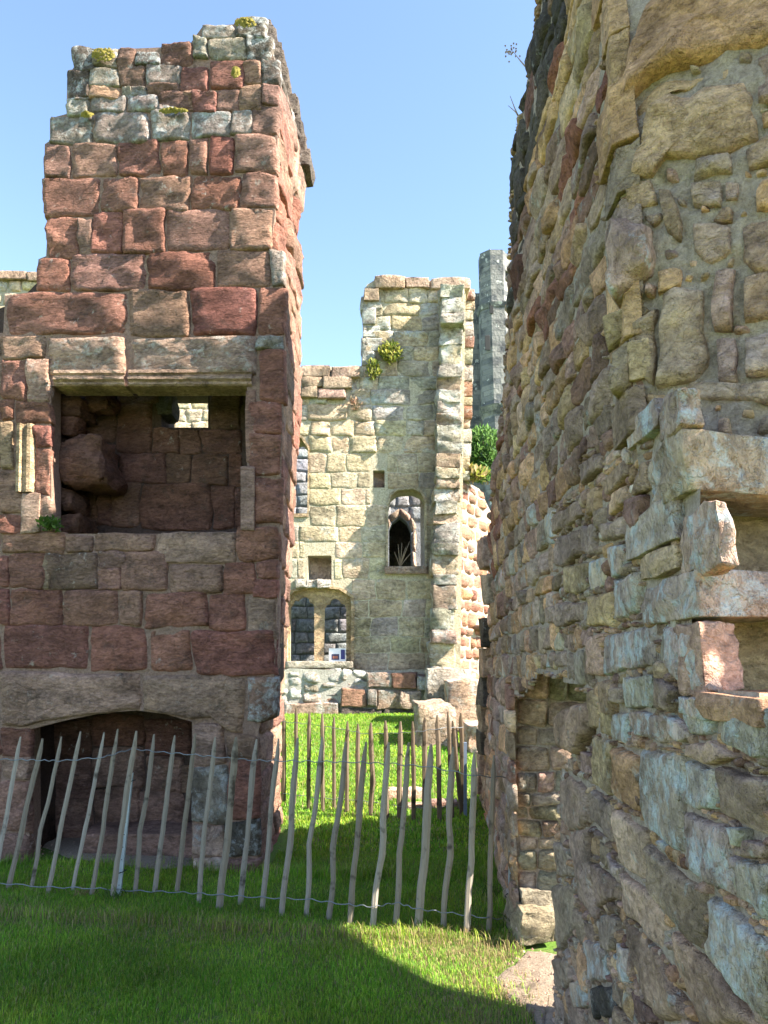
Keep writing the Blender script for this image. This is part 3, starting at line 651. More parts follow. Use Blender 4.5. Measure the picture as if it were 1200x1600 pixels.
# dressed stones at the angle of wall and reveal
z = 2.06
while z < 4.3:
    h = R_.uniform(.10, .26); e0 = R_.uniform(.07, .2); l0 = R_.uniform(.035, .075); pr = R_.uniform(.008, .022)
    P1 = Vector((XR(1.85), 1.85, 0))+(NR+SN)*pr; P0 = Vector((XR(1.85+e0), 1.85+e0, 0))+NR*pr; b = P1+SD*l0; c_ = b-SN*.1
    px = [to_px(Vector((p.x, p.y, zz))) for p, zz in ((P0, z), (P1, z), (P1, z+h), (P0, z+h))]; heroR.append(px)
    rs.add(block([Vector((p.x, p.y, zz)) for zz in (z+.004, z+h-.004) for p in (P1, b, c_+Vector((.02, .12, 0)), P0)], n=8, rough=.014, freq=9), 'ochre', jit(PAL[R_.choice('chetoc')], .15), R_.uniform(.3, .5), 'angle_stone')
    z += h
# small stones packed into the mortar of the reveal
taken = list(heroS)
for k in range(2600):
    x, y = (R_.uniform(985, 1215), R_.uniform(60, 650)) if k % 2 else (R_.uniform(1200, 1900), R_.uniform(-500, 650)); sc_ = (1.5 if k < 500 else .8)*(1 if k % 2 else 2.2); w, h = R_.uniform(14, 36)*sc_, R_.uniform(10, 26)*sc_
    pts = [(x+R_.uniform(-2, 2), y+h), (x+w, y+h+R_.uniform(-3, 3)), (x+w+R_.uniform(-4, 4), y), (x+R_.uniform(-3, 3), y+R_.uniform(-2, 4))]
    probe = pts+[(x+w/2, y+h/2), (x+w/2, y), (x+w/2, y+h), (x, y+h/2), (x+w, y+h/2)]
    if any(in_any(*q, taken) for q in probe) or any(inpoly(*((lambda P: (sum(p[0] for p in P)/len(P), sum(p[1] for p in P)/len(P)))(T_)), pts) for T_ in taken): continue
    taken.append([(x-3, y+h+3), (x+w+3, y+h+3), (x+w+3, y-3), (x-3, y-3)])
    q = [PS(*p) for p in pts]; c = R_.choice('eeocht')
    rs.add(stone_quad(q, SN, R_.uniform(.004, .018), .03, US8, 12, .01, .1, 12, 2.2), 'ochre', jit(PAL[c], .2), R_.uniform(.3, .5))
# coursed rubble fills the rest of the inner face
class Occ:
    def __init__(o, d0, z0, d1, z1, c):
        o.d0, o.z0, o.c = d0, z0, c; o.g = np.zeros((int((d1-d0)/c)+1, int((z1-z0)/c)+1), bool)
        for i in range(o.g.shape[0]):
            for j in range(o.g.shape[1]):
                d, z = d0+(i+.5)*c, z0+(j+.5)*c
                if not in_region(d, z): o.g[i, j] = True
    def mark_poly(o, px):
        P = [(q.y, q.z) for q in (PR(*p) for p in px)]; ds = [p[0] for p in P]; zs = [p[1] for p in P]
        for i in range(max(0, int((min(ds)-o.d0)/o.c)), min(o.g.shape[0], int((max(ds)-o.d0)/o.c)+1)):
            for j in range(max(0, int((min(zs)-o.z0)/o.c)), min(o.g.shape[1], int((max(zs)-o.z0)/o.c)+1)):
                if inpoly(o.d0+(i+.5)*o.c, o.z0+(j+.5)*o.c, P): o.g[i, j] = True
    def cells(o, a, b, c, d):
        f = lambda v, z, m: max(0, min(m, int(round((v-z)/o.c))))
        return (slice(f(a, o.d0, o.g.shape[0]), f(b, o.d0, o.g.shape[0])), slice(f(c, o.z0, o.g.shape[1]), f(d, o.z0, o.g.shape[1])))
    def frac(o, a, b, c, d):
        v = o.g[o.cells(a, b, c, d)]; return 1.0 if v.size == 0 else v.mean()
    def mark(o, a, b, c, d): o.g[o.cells(a, b, c, d)] = True
ON = Occ(.9, 0, 4.7, 4.6, .015); OF = Occ(4.7, 0, 9.4, 4.2, .025)
for P in heroR: ON.mark_poly(P)
def put_stone(occ, a, b, c, d, prot, col, us, wk, k=1.0):
    occ.mark(a, b, c, d); g = .003
    wob = lambda dd: .03*noise.noise((dd*1.3, (c+d), 4))
    q = [Vector((XR(s_), s_, zz+R_.uniform(-.05, .05)*(d-c))) for s_, zz in ((b-g, c+g), (a+g, c+g), (a+g+R_.uniform(-.06, .06)*(b-a), d-g), (b-g+R_.uniform(-.06, .06)*(b-a), d-g))]
    n = (NR+Vector((0, R_.uniform(-.05, .05), R_.uniform(-.08, .05)))).normalized()
    rs.add(stone_quad(q, n, prot*R_.uniform(.1, 1.6), .024, us, R_.choice((14, 22, 34)), .013*k*R_.uniform(.6, 1.6), .08, 8/k, wk, .9), 'blue' if col in 'lw' else 'ochre', jit(PAL[col], .22), R_.uniform(.3, .6))
def rubble(occ, d0, d1, z0, z1, hs, ws, prot, palette, us=US8, wk=1.6, k=1.0, tol=.1):
    z = z0
    while z < z1:
        h = R_.uniform(*hs); d = d0-R_.random()*ws[1]*.5
        while d < d1:
            w = R_.uniform(*ws)
            for ww, hh, dz in ((w, h, 0), (w*.7, h, 0), (w*.7, h*.6, 0), (w*.7, h*.6, h*.4), (w*.45, h*.6, h*.2)):
                if occ.frac(d, d+ww, z+dz, z+dz+hh) <= tol:
                    put_stone(occ, d, d+ww, z+dz, z+dz+hh, prot, palette(d+ww/2, z+h/2), us, wk, k); w = ww; break
            else: w = ws[0]*.35
            d += w
        z += h
SILT = sorted((y, x) for x, y in SIL)
def pal_hi(d, z):
    p = to_px((XR(d), d, z))
    if p[1] < 520 and p[0] < lerp_tab(SILT, p[1])+46*(1-max(0, p[1])/700): return R_.choice('dBdxd')
    f = noise.noise((d*.9, z*.7, 8))
    return R_.choice('cceohbkqetc') if f < .0 else R_.choice('rqkqbckbt')
def pal_lo(d, z): return R_.choice('ceohectlbee')
pal_md = lambda d, z: R_.choice('cceeholbkt')
rubble(ON, 1.0, 4.7, .0, 1.75, (.08, .13), (.10, .2), .010, pal_lo, US12)
rubble(ON, 1.2, 4.7, 1.7, 2.7, (.07, .14), (.12, .28), .016, pal_md, US12)
rubble(ON, 1.6, 4.7, 2.65, 4.6, (.07, .15), (.16, .42), .020, pal_hi, US12)
rubble(ON, 1.0, 4.7, .0, 1.4, (.04, .06), (.05, .10), .012, pal_md, US5, 1.6, .6, .2)
rubble(ON, 1.66, 4.7, 1.4, 4.6, (.04, .06), (.05, .10), .012, pal_md, US5, 1.6, .6, .2)
rubble(ON, 1.0, 4.7, .0, 1.4, (.025, .035), (.03, .06), .008, pal_md, US5, 1.6, .5, .25)
rubble(ON, 1.66, 4.7, 1.4, 4.4, (.025, .035), (.03, .06), .008, pal_md, US5, 1.6, .5, .25)
rubble(OF, 4.7, 9.4, .0, 2.0, (.10, .18), (.18, .42), .02, pal_lo, US8, 1.2)
rubble(OF, 4.7, 9.4, 1.95, 4.2, (.11, .19), (.2, .48), .024, pal_hi, US8, 1.2)
rubble(OF, 4.7, 9.4, .0, 4.2, (.05, .08), (.07, .15), .02, pal_md, US5, 1.2, .7, .2)
# end quoins on the far end of the wall
for z, pxl, c in ((.25, 762, 'e'), (.5, 760, 'e'), (.75, 766, 'd'), (1.0, 768, 'e'), (1.25, 765, 'd'), (1.5, 772, 'o'), (1.75, 768, 'd'), (2.05, 774, 'e'), (2.35, 776, 'e')):
    d = clip_sil(z)-.12; x = XR(d)
    w = .16; rs.add(block([Vector((x+sx*.14+.07, d+sy*.16, z+sz*.12)) for sz in (-1, 1) for sx, sy in ((-1, -1), (1, -1), (1, 1), (-1, 1))], rough=.03), 'ochre', jit(PAL[c]), .45, 'end_stone')
# doorway jamb stones, facing the camera
NJm = Vector((-.27, -.963, 0)).normalized(); JO = Vector((XR(4.7), 4.7, EYE))
def PJ(px, py):
    d = ray(px, py); t = (JO-Vector((0, 0, EYE))).dot(NJm)/d.dot(NJm); return Vector((0, 0, EYE))+d*t
yy = 1050
while yy < 1478:
    h = R_.uniform(18, 50); y2 = min(1482, yy+h); x = 808
    while x < 945:
        w = R_.uniform(18, 56); x2 = min(960, x+w)
        q = [PJ(x+.5, y2-.5), PJ(x2-.5, y2-.5), PJ(x2-.5, yy+.5), PJ(x+.5, yy+.5)]
        rs.add(stone_quad(q, NJm, R_.uniform(.0, .022), .025, US8, 14, .015, .08, 9, 1.5), 'ochre', jit(PAL[R_.choice('jJjel')]), R_.uniform(.3, .5))
        x = x2
    yy = y2
rs.add(px_block(812, 1425, 872, 1482, 4.47, 4.9, n=8, rough=.035), 'ochre', PAL['J'], .3, 'jamb_base')
rs.add(px_block(814, 1392, 868, 1428, 4.60, 4.9, n=8, rough=.03), 'ochre', PAL['j'], .3, 'jamb_base')
d = .7
while d < 1.42:
    w = R_.uniform(.10, .2)
    for o, ww in ((.02, .2), (.22, .22)):
        rs.add(block([Vector((XR(d)+o+sx*ww, d+sy*w, zz)) for zz in (1.28, R_.uniform(1.385, 1.42)) for sx, sy in ((0, 0), (1, 0), (1, 1), (0, 1))], n=8, rough=.014, freq=8), 'ochre', jit(PAL[R_.choice('ceth')]), .4, 'top_stone')
    d += w
rs.flush()

# ------------------------------------------------------------------ pale hall at the back
YH = 16.0
hall = thing('ruined_hall', 'pale cream stone hall ruin with traceried window, beyond the sunlit grass', 'ruin')
HO = [(-80,1115),(-80,574),(470,574),(566,572),(567,520),(566,468),(573,445),(588,436),(728,440),(724,700),(718,1115)]
W2 = [(449,1035),(449,934),(460,924),(495,917),(530,921),(547,932),(549,948),(548,1035)]
W1 = [(606,886),(607,792),(611,774),(621,766),(645,764),(657,769),(664,782),(664,886)]
H1 = rect(481,868,518,906); H2 = rect(583,735,601,762); W3 = [(440,802),(440,690),(470,684),(481,700),(480,802)]
slab_y('wall_core', HO, [W2, W1, H1, H2, W3], YH+.006, .7, 'mortar_cream', hall)
hs = Stones(hall); HN = Vector((0, -1, 0))
holes_h = [W2, W1, rect(477,862,522,908), rect(580,731,604,765), W3]
def near_hole(x0, y0, x1, y1):
    for P in holes_h:
        xs_ = [p[0] for p in P]; ys_ = [p[1] for p in P]
        ox = min(x1, max(xs_))-max(x0, min(xs_)); oy = min(y1, max(ys_))-max(y0, min(ys_))
        if ox > 1 and oy > 1: return True
    return False
def hall_stone(x0, y0, x1, y1, c, mat='cream', prot=.02, lich=.5, rough=.02):
    q = [PY(x0-.3, y1+.3, YH), PY(x1+.3, y1+.3, YH), PY(x1+.3, y0-.3, YH), PY(x0-.3, y0-.3, YH)]
    hs.add(stone_quad(q, HN, prot, .035, US8, 34, rough, .02, 2.6, 1.0), mat, jit(PAL[c], .09), lich)
def course(y0, y1, x0, x1, rugged, wl=(26, 62)):
    x = x0+R_.uniform(-20, 0)
    while x < x1:
        w = R_.uniform(*wl); a, b = max(x, x0), min(x+w, x1)
        if b-a > 5:
            # trim against the openings, cutting a stone in two where one lies inside it
            segs = [(a, b)]
            for P in holes_h:
                xs_ = [p[0] for p in P]; ys_ = [p[1] for p in P]
                if min(y1, max(ys_)+2)-max(y0, min(ys_)-2) > 3:
                    h0, h1 = min(xs_)-1, max(xs_)+1; s2 = []
                    for s, e in segs:
                        if e <= h0 or s >= h1: s2.append((s, e)); continue
                        if s < h0: s2.append((s, h0))
                        if e > h1: s2.append((h1, e))
                    segs = s2
            for s, e in segs:
                if e-s < 4: continue
                if rugged: hall_stone(s, y0, e, y1, R_.choice('CCCG'), 'cream', R_.uniform(.006, .05), R_.uniform(.45, .68), .035)
                else: hall_stone(s, y0, e, y1, R_.choice('CCCCG'), 'cream', R_.uniform(.001, .008), R_.uniform(.38, .60), .006)
        x += w
yy = 449.0
while yy < 1046:
    h = R_.uniform(20, 27) if yy < 690 else R_.uniform(24, 33); y2 = min(1047, yy+h)
    if 1047-y2 < 12: y2 = 1047
    xl = 569 if y2 < 590 else 440
    course(yy, y2, xl, 690 if yy < 640 else 683, yy < 690)
    yy = y2
for r in range(4):
    for k in range(4): hall_stone(236+k*27+r % 2*9, 602+r*19, 236+k*27+r % 2*9+27, 621+r*19, 'r' if (r, k) == (1, 3) else 'C', 'red' if (r, k) == (1, 3) else 'cream', .03, .5)
# dark coping stones
for a, b, y0, y1 in ((584,632,431,449),(632,672,432,448),(672,737,433,450),(470,516,571,587),(516,562,572,588),(470,505,588,603),(505,550,588,606),(470,496,604,620),(496,540,606,622),(568,592,449,468)):
    hs.add(px_block(a, y0, b, y1, YH-.14, YH+.6, rough=.05, freq=2), 'coping', jit(PAL['e']), .5, 'coping_stone')
for y0, y1 in ((462,482),(482,506),(506,526),(526,548),(548,570)):
    hs.add(px_block(566+R_.uniform(-2, 3), y0, 590+R_.uniform(-4, 8), y1, YH-.05, YH+.5, rough=.05, freq=2), 'rugged', jit(PAL['G']), .6, 'quoin')
# buttress: stacked quoins, left face to the wall, right face to the sun
yy = 446; i = 0
while yy < 1090:
    h = R_.choice((16, 20, 26, 32, 38)); y2 = min(1092, yy+h); f = (yy-440)/560
    xl = 690-18*f+R_.uniform(-1.5, 1.5); xr = 726-14*f+R_.uniform(-2, 2)
    fw = 15.45 if yy > 690 else 15.6
    if any(abs(yy-q) < 12 for q in (485, 692, 885)): fw -= .14; xr += 2
    c = R_.choice('GCGe'); hs.add(px_block(xl, yy-.8, xr, y2+.8, fw+R_.uniform(-.08, .08), 16.2, n=8, rough=.06, freq=3), 'rugged', jit(PAL[c]), R_.uniform(.45, .7), 'buttress_stone')
    yy = y2
yy = 452
while yy < 745:
    y2 = yy+R_.uniform(14, 26); f = (yy-450)/300
    hs.add(px_block(720-6*f, yy, 742-8*f+R_.uniform(-2, 2), y2-.5, 16.6, 17.6, rough=.05, freq=2.5), 'rugged', jit(PAL[R_.choice('GCePb')]), R_.uniform(.35, .6), 'quoin')
    yy = y2
# plinth with flaking render and loose blocks
slab_y('plinth', [(430,1125),(430,1052),(452,1044),(545,1048),(562,1064),(676,1075),(676,1125)], [], YH-.22, .25, 'render', hall)
for a, b, y0, y1, c in ((572,612,1050,1074,'e'),(612,652,1052,1076,'P'),(652,682,1056,1080,'e'),(532,574,1076,1106,'P'),(574,588,1076,1104,'w'),(588,626,1078,1108,'e'),(627,659,1080,1108,'l'),(440,530,1098,1122,'e'),(530,600,1107,1126,'d'),(600,668,1109,1128,'d')):
    hs.add(px_block(a, y0, b, y1, YH-.33+R_.uniform(-.04, .04), YH, rough=.05, freq=2.5), 'rugged' if c in 'ew' else 'cream', jit(PAL[c]), .5, 'plinth_block')
x = 432
while x < 560:
    w = R_.uniform(12, 30); yy = 1046
    while yy < 1100:
        h = R_.uniform(10, 22); q = [PY(x, yy+h, YH-.22), PY(x+w, yy+h, YH-.22), PY(x+w, yy, YH-.22), PY(x, yy, YH-.22)]
        hs.add(stone_quad(q, HN, R_.uniform(0, .05), .04, US8, 8, .05, .15, 3, .6, .9), 'rugged', jit(PAL[R_.choice('wewGPw')]), R_.uniform(.5, .75), 'render_patch'); yy += h
    x += w
# window dressings
def ring(P, yf, wpx, depth, name, col='y', mat='cream'):
    cx = sum(p[0] for p in P)/len(P); cy = sum(p[1] for p in P)/len(P)
    out = [(cx+(x-cx)*(1+wpx/45), cy+(y-cy)*(1+wpx/60)) for x, y in P]
    o = slab_y(name, out, [P], yf, depth, mat, hall, PAL[col]); return o
ring([(x, y) for x, y in W2], YH-.035, 5, .3, 'window_frame'); ring(W1, YH-.03, 5, .3, 'window_frame', 'C'); ring(W3, YH-.03, 5, .3, 'window_frame')
TR = [(448,1034),(448,934),(460,924),(495,917),(530,921),(547,932),(549,948),(548,1034)]
slab_y('tracery', TR, [[(453,1033),(453,950),(457,944),(460,938),(466,939),(470,934),(476,932),(482,935),(484,941),(490,944),(491,952),(491,1033)], [(506,1033),(507,952),(510,945),(515,944),(517,938),(523,935),(529,937),(532,942),(538,944),(541,952),(541,1033)]], YH+.12, .14, 'cream', hall, PAL['y'])
hs.add(px_block(444, 1033, 552, 1044, YH-.2, YH+.4, rough=.02, freq=2), 'cream', PAL['G'], .5, 'window_sill')
hs.add(px_block(600, 884, 672, 897, YH-.1, YH+.5, rough=.03, freq=2), 'rugged', PAL['e'], .4, 'window_sill')
for a, b in ((462,478),(478,496),(496,516)): hs.add(px_block(a, 905, b, 918, YH-.12, YH+.2, rough=.05, freq=4), 'rugged', PAL['w'], .6, 'hood_stone')
slab_y('recess_back', rect(478,866,522,910), [], YH+.45, .2, 'slate', hall, PAL['l'])
slab_y('recess_back', rect(578,730,606,766), [], YH+.3, .2, 'slate', hall, PAL['e'])
hs.flush()
# inner wall seen through the windows
YI = 20.5
inn = thing('inner_wall', 'shaded grey-blue block wall seen through the hall windows', 'wall')
PA = [(608,892),(608,828),(613,816),(625,807),(636,816),(642,830),(643,892)]
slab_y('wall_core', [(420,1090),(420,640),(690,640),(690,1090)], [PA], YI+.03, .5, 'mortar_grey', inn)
slab_y('dark_box_back', rect(590,770,670,920), [], YI+1.6, .2, 'slate', inn, PAL['d'])  # closed box added behind the arch, coloured dark so the opening stays dark
for P in ([(600,800),(600,900)], [(652,800),(652,900)]):
    a, b = PY(*P[0], YI+.4), PY(*P[1], YI+.4)
    V, F = block([Vector((a.x+sx*.05, yy_, z)) for z in (b.z, a.z) for sx, yy_ in ((-1, YI+.5), (1, YI+.5), (1, YI+1.6), (-1, YI+1.6))], rough=0); obj('dark_box_side', mesh_of(V, F, PAL['d']), 'slate', inn)
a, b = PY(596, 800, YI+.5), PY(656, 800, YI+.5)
V, F = block([Vector(v) for v in ((a.x, YI+.5, a.z), (b.x, YI+.5, a.z), (b.x, YI+1.7, a.z), (a.x, YI+1.7, a.z), (a.x, YI+.5, a.z+.3), (b.x, YI+.5, a.z+.3), (b.x, YI+1.7, a.z+.3), (a.x, YI+1.7, a.z+.3))], rough=0); obj('dark_box_lid', mesh_of(V, F, PAL['d']), 'slate', inn)  # unseen lid added to keep sky light out of the box
iss = Stones(inn); yy = 660
while yy < 1050:
    y2 = yy+R_.uniform(15, 22); x = 430
    while x < 685:
        x2 = x+R_.uniform(18, 40); cx, cy = (x+x2)/2, (yy+y2)/2
        vis = (444 < cx < 560 and cy > 910) or (430 < cx < 495 and cy < 820) or (595 < cx < 675 and 755 < cy < 895) or (475 < cx < 525 and 860 < cy < 912)
        if vis and not any(inpoly(x+(x2-x)*f, yy+(y2-yy)*g, PA) for f in (.05, .5, .95) for g in (.1, .9)):
            q = [PY(x+.4, y2-.4, YI), PY(x2-.4, y2-.4, YI), PY(x2-.4, yy+.4, YI), PY(x+.4, yy+.4, YI)]
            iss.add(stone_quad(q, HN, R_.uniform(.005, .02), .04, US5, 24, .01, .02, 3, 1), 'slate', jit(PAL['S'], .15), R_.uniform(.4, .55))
        x = x2
    yy = y2
arc = [(605,892),(605,862),(605,828),(610,814),(625,803),(640,814),(646,830),(646,862),(646,892)]
for (xa, ya), (xb, yb) in zip(arc, arc[1:]):
    if xa < 606 and xb < 606: continue
    mx, my = 625, 850; o = lambda x, y, f: PY(mx+(x-mx)*f, my+(y-my)*f, YI)
    q = [o(xa, ya, .92), o(xb, yb, .92), o(xb, yb, 1.22), o(xa, ya, 1.22)]
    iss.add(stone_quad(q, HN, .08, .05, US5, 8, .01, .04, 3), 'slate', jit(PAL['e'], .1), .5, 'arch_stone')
iss.flush()
# ------------------------------------------------------------------ warm red wall right of the hall
red = thing('broken_red_wall', 'sunlit broken orange-red wall end with dry grass on top, right of the hall', 'wall')
res = Stones(red); A0 = PY(712, 900, 16.3); B0 = PY(764, 900, 17.9); dirr = Vector((B0.x-A0.x, B0.y-A0.y, 0)); nr = Vector((dirr.y, -dirr.x, 0)).normalized(); Lr = dirr.length; dirr.normalize()
def wpt(u, z): return Vector((A0.x, A0.y, 0))+dirr*u+Vector((0, 0, z))
zt = PY(735, 752, 16.8).z
me = fill_mesh([(-.2, .2), (Lr+1.5, .2), (Lr+1.5, zt-.9), (Lr+.4, zt-.5), (Lr*.8, zt), (0, zt+.05), (-.2, zt)], [], .7)
for v in me.vertices: v.co = wpt(v.co.x, v.co.y)-nr*(.03+v.co.z)
obj('wall_core', me, 'mortar_pink', red)
z = .45
while z < zt-.1:
    h = R_.uniform(.18, .36); u = -.1
    while u < Lr+1.3:
        w = R_.uniform(.22, .6); u2 = u+w
        if not (u > Lr*.8 and z > zt-.8):
            rag = .08 if z < 3.2 and u < Lr*.5 else .025
            q = [wpt(u+.01, z), wpt(u2-.01, z), wpt(u2-.01, z+h-.015), wpt(u+.01, z+h-.015)]
            c = R_.choice('PPrkPcb'); res.add(stone_quad(q, nr, rag*R_.uniform(.2, 1.1), .06, US5, 10, .05, .06, 3, .8), 'red', jit(PAL[c]), R_.uniform(.3, .6))
        u = u2
    z += h
lz = PY(745, 985, 17.5).z
V, F = block([wpt(u, zz)+nr*o for zz in (lz, lz+.1) for u, o in ((Lr*.45, .0), (Lr+1.2, 0), (Lr+1.2, .25), (Lr*.45, .25))], rough=.02); res.add((V, F), 'rugged', PAL['e'], .4, 'ledge_stone')
res.flush()
# rubble stub at the buttress foot and loose stones on the turf
def boulder(px, py, d, w, h, dp, c, mat, label, group=None):
    p = PY(px, py, d); p.z = gz(p.x, d)
    V, F = block([p+Vector((sx*w, sy*dp, -.05 if sz < 0 else h)) for sz in (-1, 1) for sx, sy in ((-1, -1), (1, -1), (1, 1), (-1, 1))], n=8, rough=min(w, h)*.24, freq=3.2/max(w, h)*.5, rnd=.05)
    return tag(obj('fallen_stone', mesh_of(V, F, jit(PAL[c]), .5), mat), label, 'stone', group)
for a in ((680,1160,12.6,.33,.62,.5,'e','rugged','big square pale block at the foot of the buttress, behind the far fence'),
          (728,1140,13.6,.34,.85,.4,'t','rugged','tall rough pale boulder right of the square block at the buttress foot'),
          (705,1130,14.4,.45,.95,.4,'G','rugged','pale boulder highest on the rubble heap under the buttress'),
          (752,1168,12.0,.25,.38,.4,'t','rugged','low boulder at the right end of the rubble heap, near the long wall'),
          (634,1218,9.0,.20,.11,.12,'t','rugged','flat pale stone lying on grass behind the far fence'),
          (692,1232,8.6,.16,.06,.12,'k','rugged','small brown stone half sunk in bare earth behind the far fence'),
          (652,1238,8.5,.11,.05,.1,'t','rugged','smallest flat stone lying left of the brown one behind the far fence')): boulder(*a)

# ------------------------------------------------------------------ far turret
tur = thing('distant_turret', 'tall dark grey octagonal turret far behind, rising beside the long wall', 'tower')
YF = 45.0; tc = PY(781, 700, YF)
def tz(py): return PY(775, py, YF).z
def octa(name, r0, r1, y0, y1, mat='turret'):
    V = []; F = []
    for r, yy_ in ((r0, y1), (r1, y0)):
        for k in range(8): a = math.pi/8+k*math.pi/4; V.append((tc.x+r*math.cos(a), YF+r*math.sin(a), tz(yy_)))
    for k in range(8): F.append((k, (k+1) % 8, 8+(k+1) % 8, 8+k))
    F += [tuple(range(7, -1, -1)), tuple(range(8, 16))]
    return obj(name, mesh_of(V, F, None, .5, False), mat, tur)
octa('shaft', 1.12, 1.12, 490, 640); octa('string_course', 1.16, 1.26, 484, 491); octa('base', 1.02, 1.02, 655, 1000); octa('corbel', 1.02, 1.28, 640, 655)
octa('shaft', 1.04, 1.04, 452, 484)
for k in range(8):                       # open top stage: eight panels, two of them pierced
    a0, a1 = math.pi/8+k*math.pi/4, math.pi/8+(k+1)*math.pi/4; r = 1.04
    p0 = Vector((tc.x+r*math.cos(a0), YF+r*math.sin(a0), 0)); p1 = Vector((tc.x+r*math.cos(a1), YF+r*math.sin(a1), 0)); inw = (Vector((tc.x, YF, 0))-(p0+p1)/2).normalized()*.16
    if k in (6, 1, 2, 3): parts = [(0, .25, 402, 452), (.75, 1, 402, 452), (.25, .75, 402, 432), (.25, .75, 449, 452)]
    else: parts = [(0, 1, 402, 452)]
    for f0, f1, ya, yb in parts:
        yt = ya+R_.uniform(-1.5, 3) if ya == 402 else ya; q0, q1 = p0.lerp(p1, f0), p0.lerp(p1, f1)
        c8 = [Vector((q.x, q.y, tz(yy_))) for yy_ in (yb, yt) for q in (q0, q1, q1+inw, q0+inw)]
        V = c8; F = [(3, 2, 1, 0), (4, 5, 6, 7), (0, 1, 5, 4), (1, 2, 6, 5), (2, 3, 7, 6), (3, 0, 4, 7)]
        obj('parapet_panel', mesh_of(V, F, None, .5, False), 'turret', tur)
for px, py, w, h in ((762, 535, .16, .5), (768, 480, .12, .4)):
    p = PY(px, py, YF-1.13); V, F = block([p+Vector((sx*w, sy*.02+.06, sz*h)) for sz in (-1, 1) for sx, sy in ((-1, -1), (1, -1), (1, 1), (-1, 1))], rough=0); obj('slit_window', mesh_of(V, F), 'hole', tur)
a, b = PY(718, 458, 46), PY(753, 458, 46)
V = [Vector((x, yy_, z)) for z in (0, a.z) for x, yy_ in ((a.x, 46), (b.x, 46), (b.x, 49), (a.x, 49))]
obj('flanking_wall', mesh_of(V, [(3, 2, 1, 0), (4, 5, 6, 7), (0, 1, 5, 4), (1, 2, 6, 5), (2, 3, 7, 6), (3, 0, 4, 7)], None, .5, False), 'turret', tur)
# ------------------------------------------------------------------ far left pale wall behind the tower
fl = thing('pale_gable_wall', 'pale cream wall with dark coping behind the red tower, far left', 'wall')
slab_y('wall_core', [(-120,720),(-120,424),(60,426),(110,430),(110,720)], [[(-70,700),(-70,540),(-40,500),(-12,494),(4,500),(12,515),(14,700)]], 14.03, .5, 'mortar_cream', fl)
fs = Stones(fl)
for a, b, y0, y1 in ((-60,-12,421,436),(-12,40,421,435),(40,96,424,437)): fs.add(px_block(a, y0, b, y1, 13.9, 14.5, rough=.03, freq=2), 'coping', PAL['e'], .5, 'coping_stone')
for a, b, y0, y1 in ((-50,12,437,456),(12,34,437,456),(34,60,437,454),(-40,2,457,474),(2,30,457,476),(30,64,456,476),(-20,16,476,492),(16,50,478,500)):
    q = [PY(a+.5, y1-.5, 14), PY(b-.5, y1-.5, 14), PY(b-.5, y0+.5, 14), PY(a+.5, y0+.5, 14)]; fs.add(stone_quad(q, HN, .03, .05, US8, 10, .02, .04, 3), 'cream', jit(PAL['C']), .5)
fs.flush()

# ------------------------------------------------------------------ paling fences
def fence(name, label, rows, wires, dg, mat, wr, seg):
    f = thing(name, label, 'fence')
    for r in rows:
        (xt, yt), (xb, yb) = r[0], r[1]; kink = r[2] if len(r) > 2 else 0; wd = r[3] if len(r) > 3 else 1.0
        B = dg(xb, yb); Tp = PY(xt, yt, B.y+R_.uniform(-.03, .03)); pts = []; rad = []; s = R_.uniform(0, 50)
        B = B-Vector((0, 0, .06)); w = wr*wd*R_.uniform(.85, 1.15); L = (Tp-B).length
        for i in range(13):
            t = i/12; p = B.lerp(Tp, t); kk = kink*math.exp(-((t-.42)/.12)**2)
            pts.append(p+Vector((.008*noise.noise((s, t*3, 0))+.005*noise.noise((s, t*9, 5))+kk*.026, .01*noise.noise((s, t*3, 9)), 0)))
            rad.append(w*(1+.18*noise.noise((s, t*6, 2))) * (1 if i < 11 else (.85 if i == 11 else .35)))
        V, F = tube(pts, rad, seg)
        V = [v+Vector((.25*(v.x-pts[min(12, i//seg)].x), -.35*(v.y-pts[min(12, i//seg)].y), 0)) for i, v in enumerate(V)]
        obj('picket', mesh_of(V, F, None, .5, False), mat, f)
    for W in wires:
        pts = []
        for i in range(len(W)-1):
            a, b = W[i], W[i+1]
            for k in range(8): pts.append(a.lerp(b, k/8)+Vector((0, 0, .006*math.sin(k*1.7))))
        pts.append(W[-1])
        obj('wire', mesh_of(*tube(pts, .0032, 5)), 'wire', f)
    return f
near = [((32,1151),(-12,1386)),((66,1154),(11,1389)),((96,1151),(47,1389),-.6),((126,1143),(73,1396)),((163,1144),(112,1391)),((184,1139),(141,1400),.5),((213,1142),(174,1404)),((241,1147),(210,1396),-.7),((273,1149),(240,1396)),((305,1146),(276,1396)),((336,1151),(308,1409)),((369,1152),(342,1419),.3,1.3),((401,1155),(375,1411)),((435,1154),(409,1419)),((465,1153),(440,1428),.4),((504,1151),(477,1430),-.8),((540,1159),(514,1434),-.7),((572,1159),(545,1442)),((608,1160),(581,1445),.6,1.1),((639,1160),(618,1442),-.4),((674,1163),(653,1447),.2,1.4),((708,1167),(692,1445),.9,1.05),((742,1175),(730,1455),.4),((772,1180),(762,1453)),((806,1160),(800,1428))]
gb = lambda x, y: PG(x, y)
def fdepth(px):                          # depth of the near fence line at a pixel column
    L = sorted((b[0], PG(*b).y) for _, b, *_ in near)
    return lerp_tab(L, px)
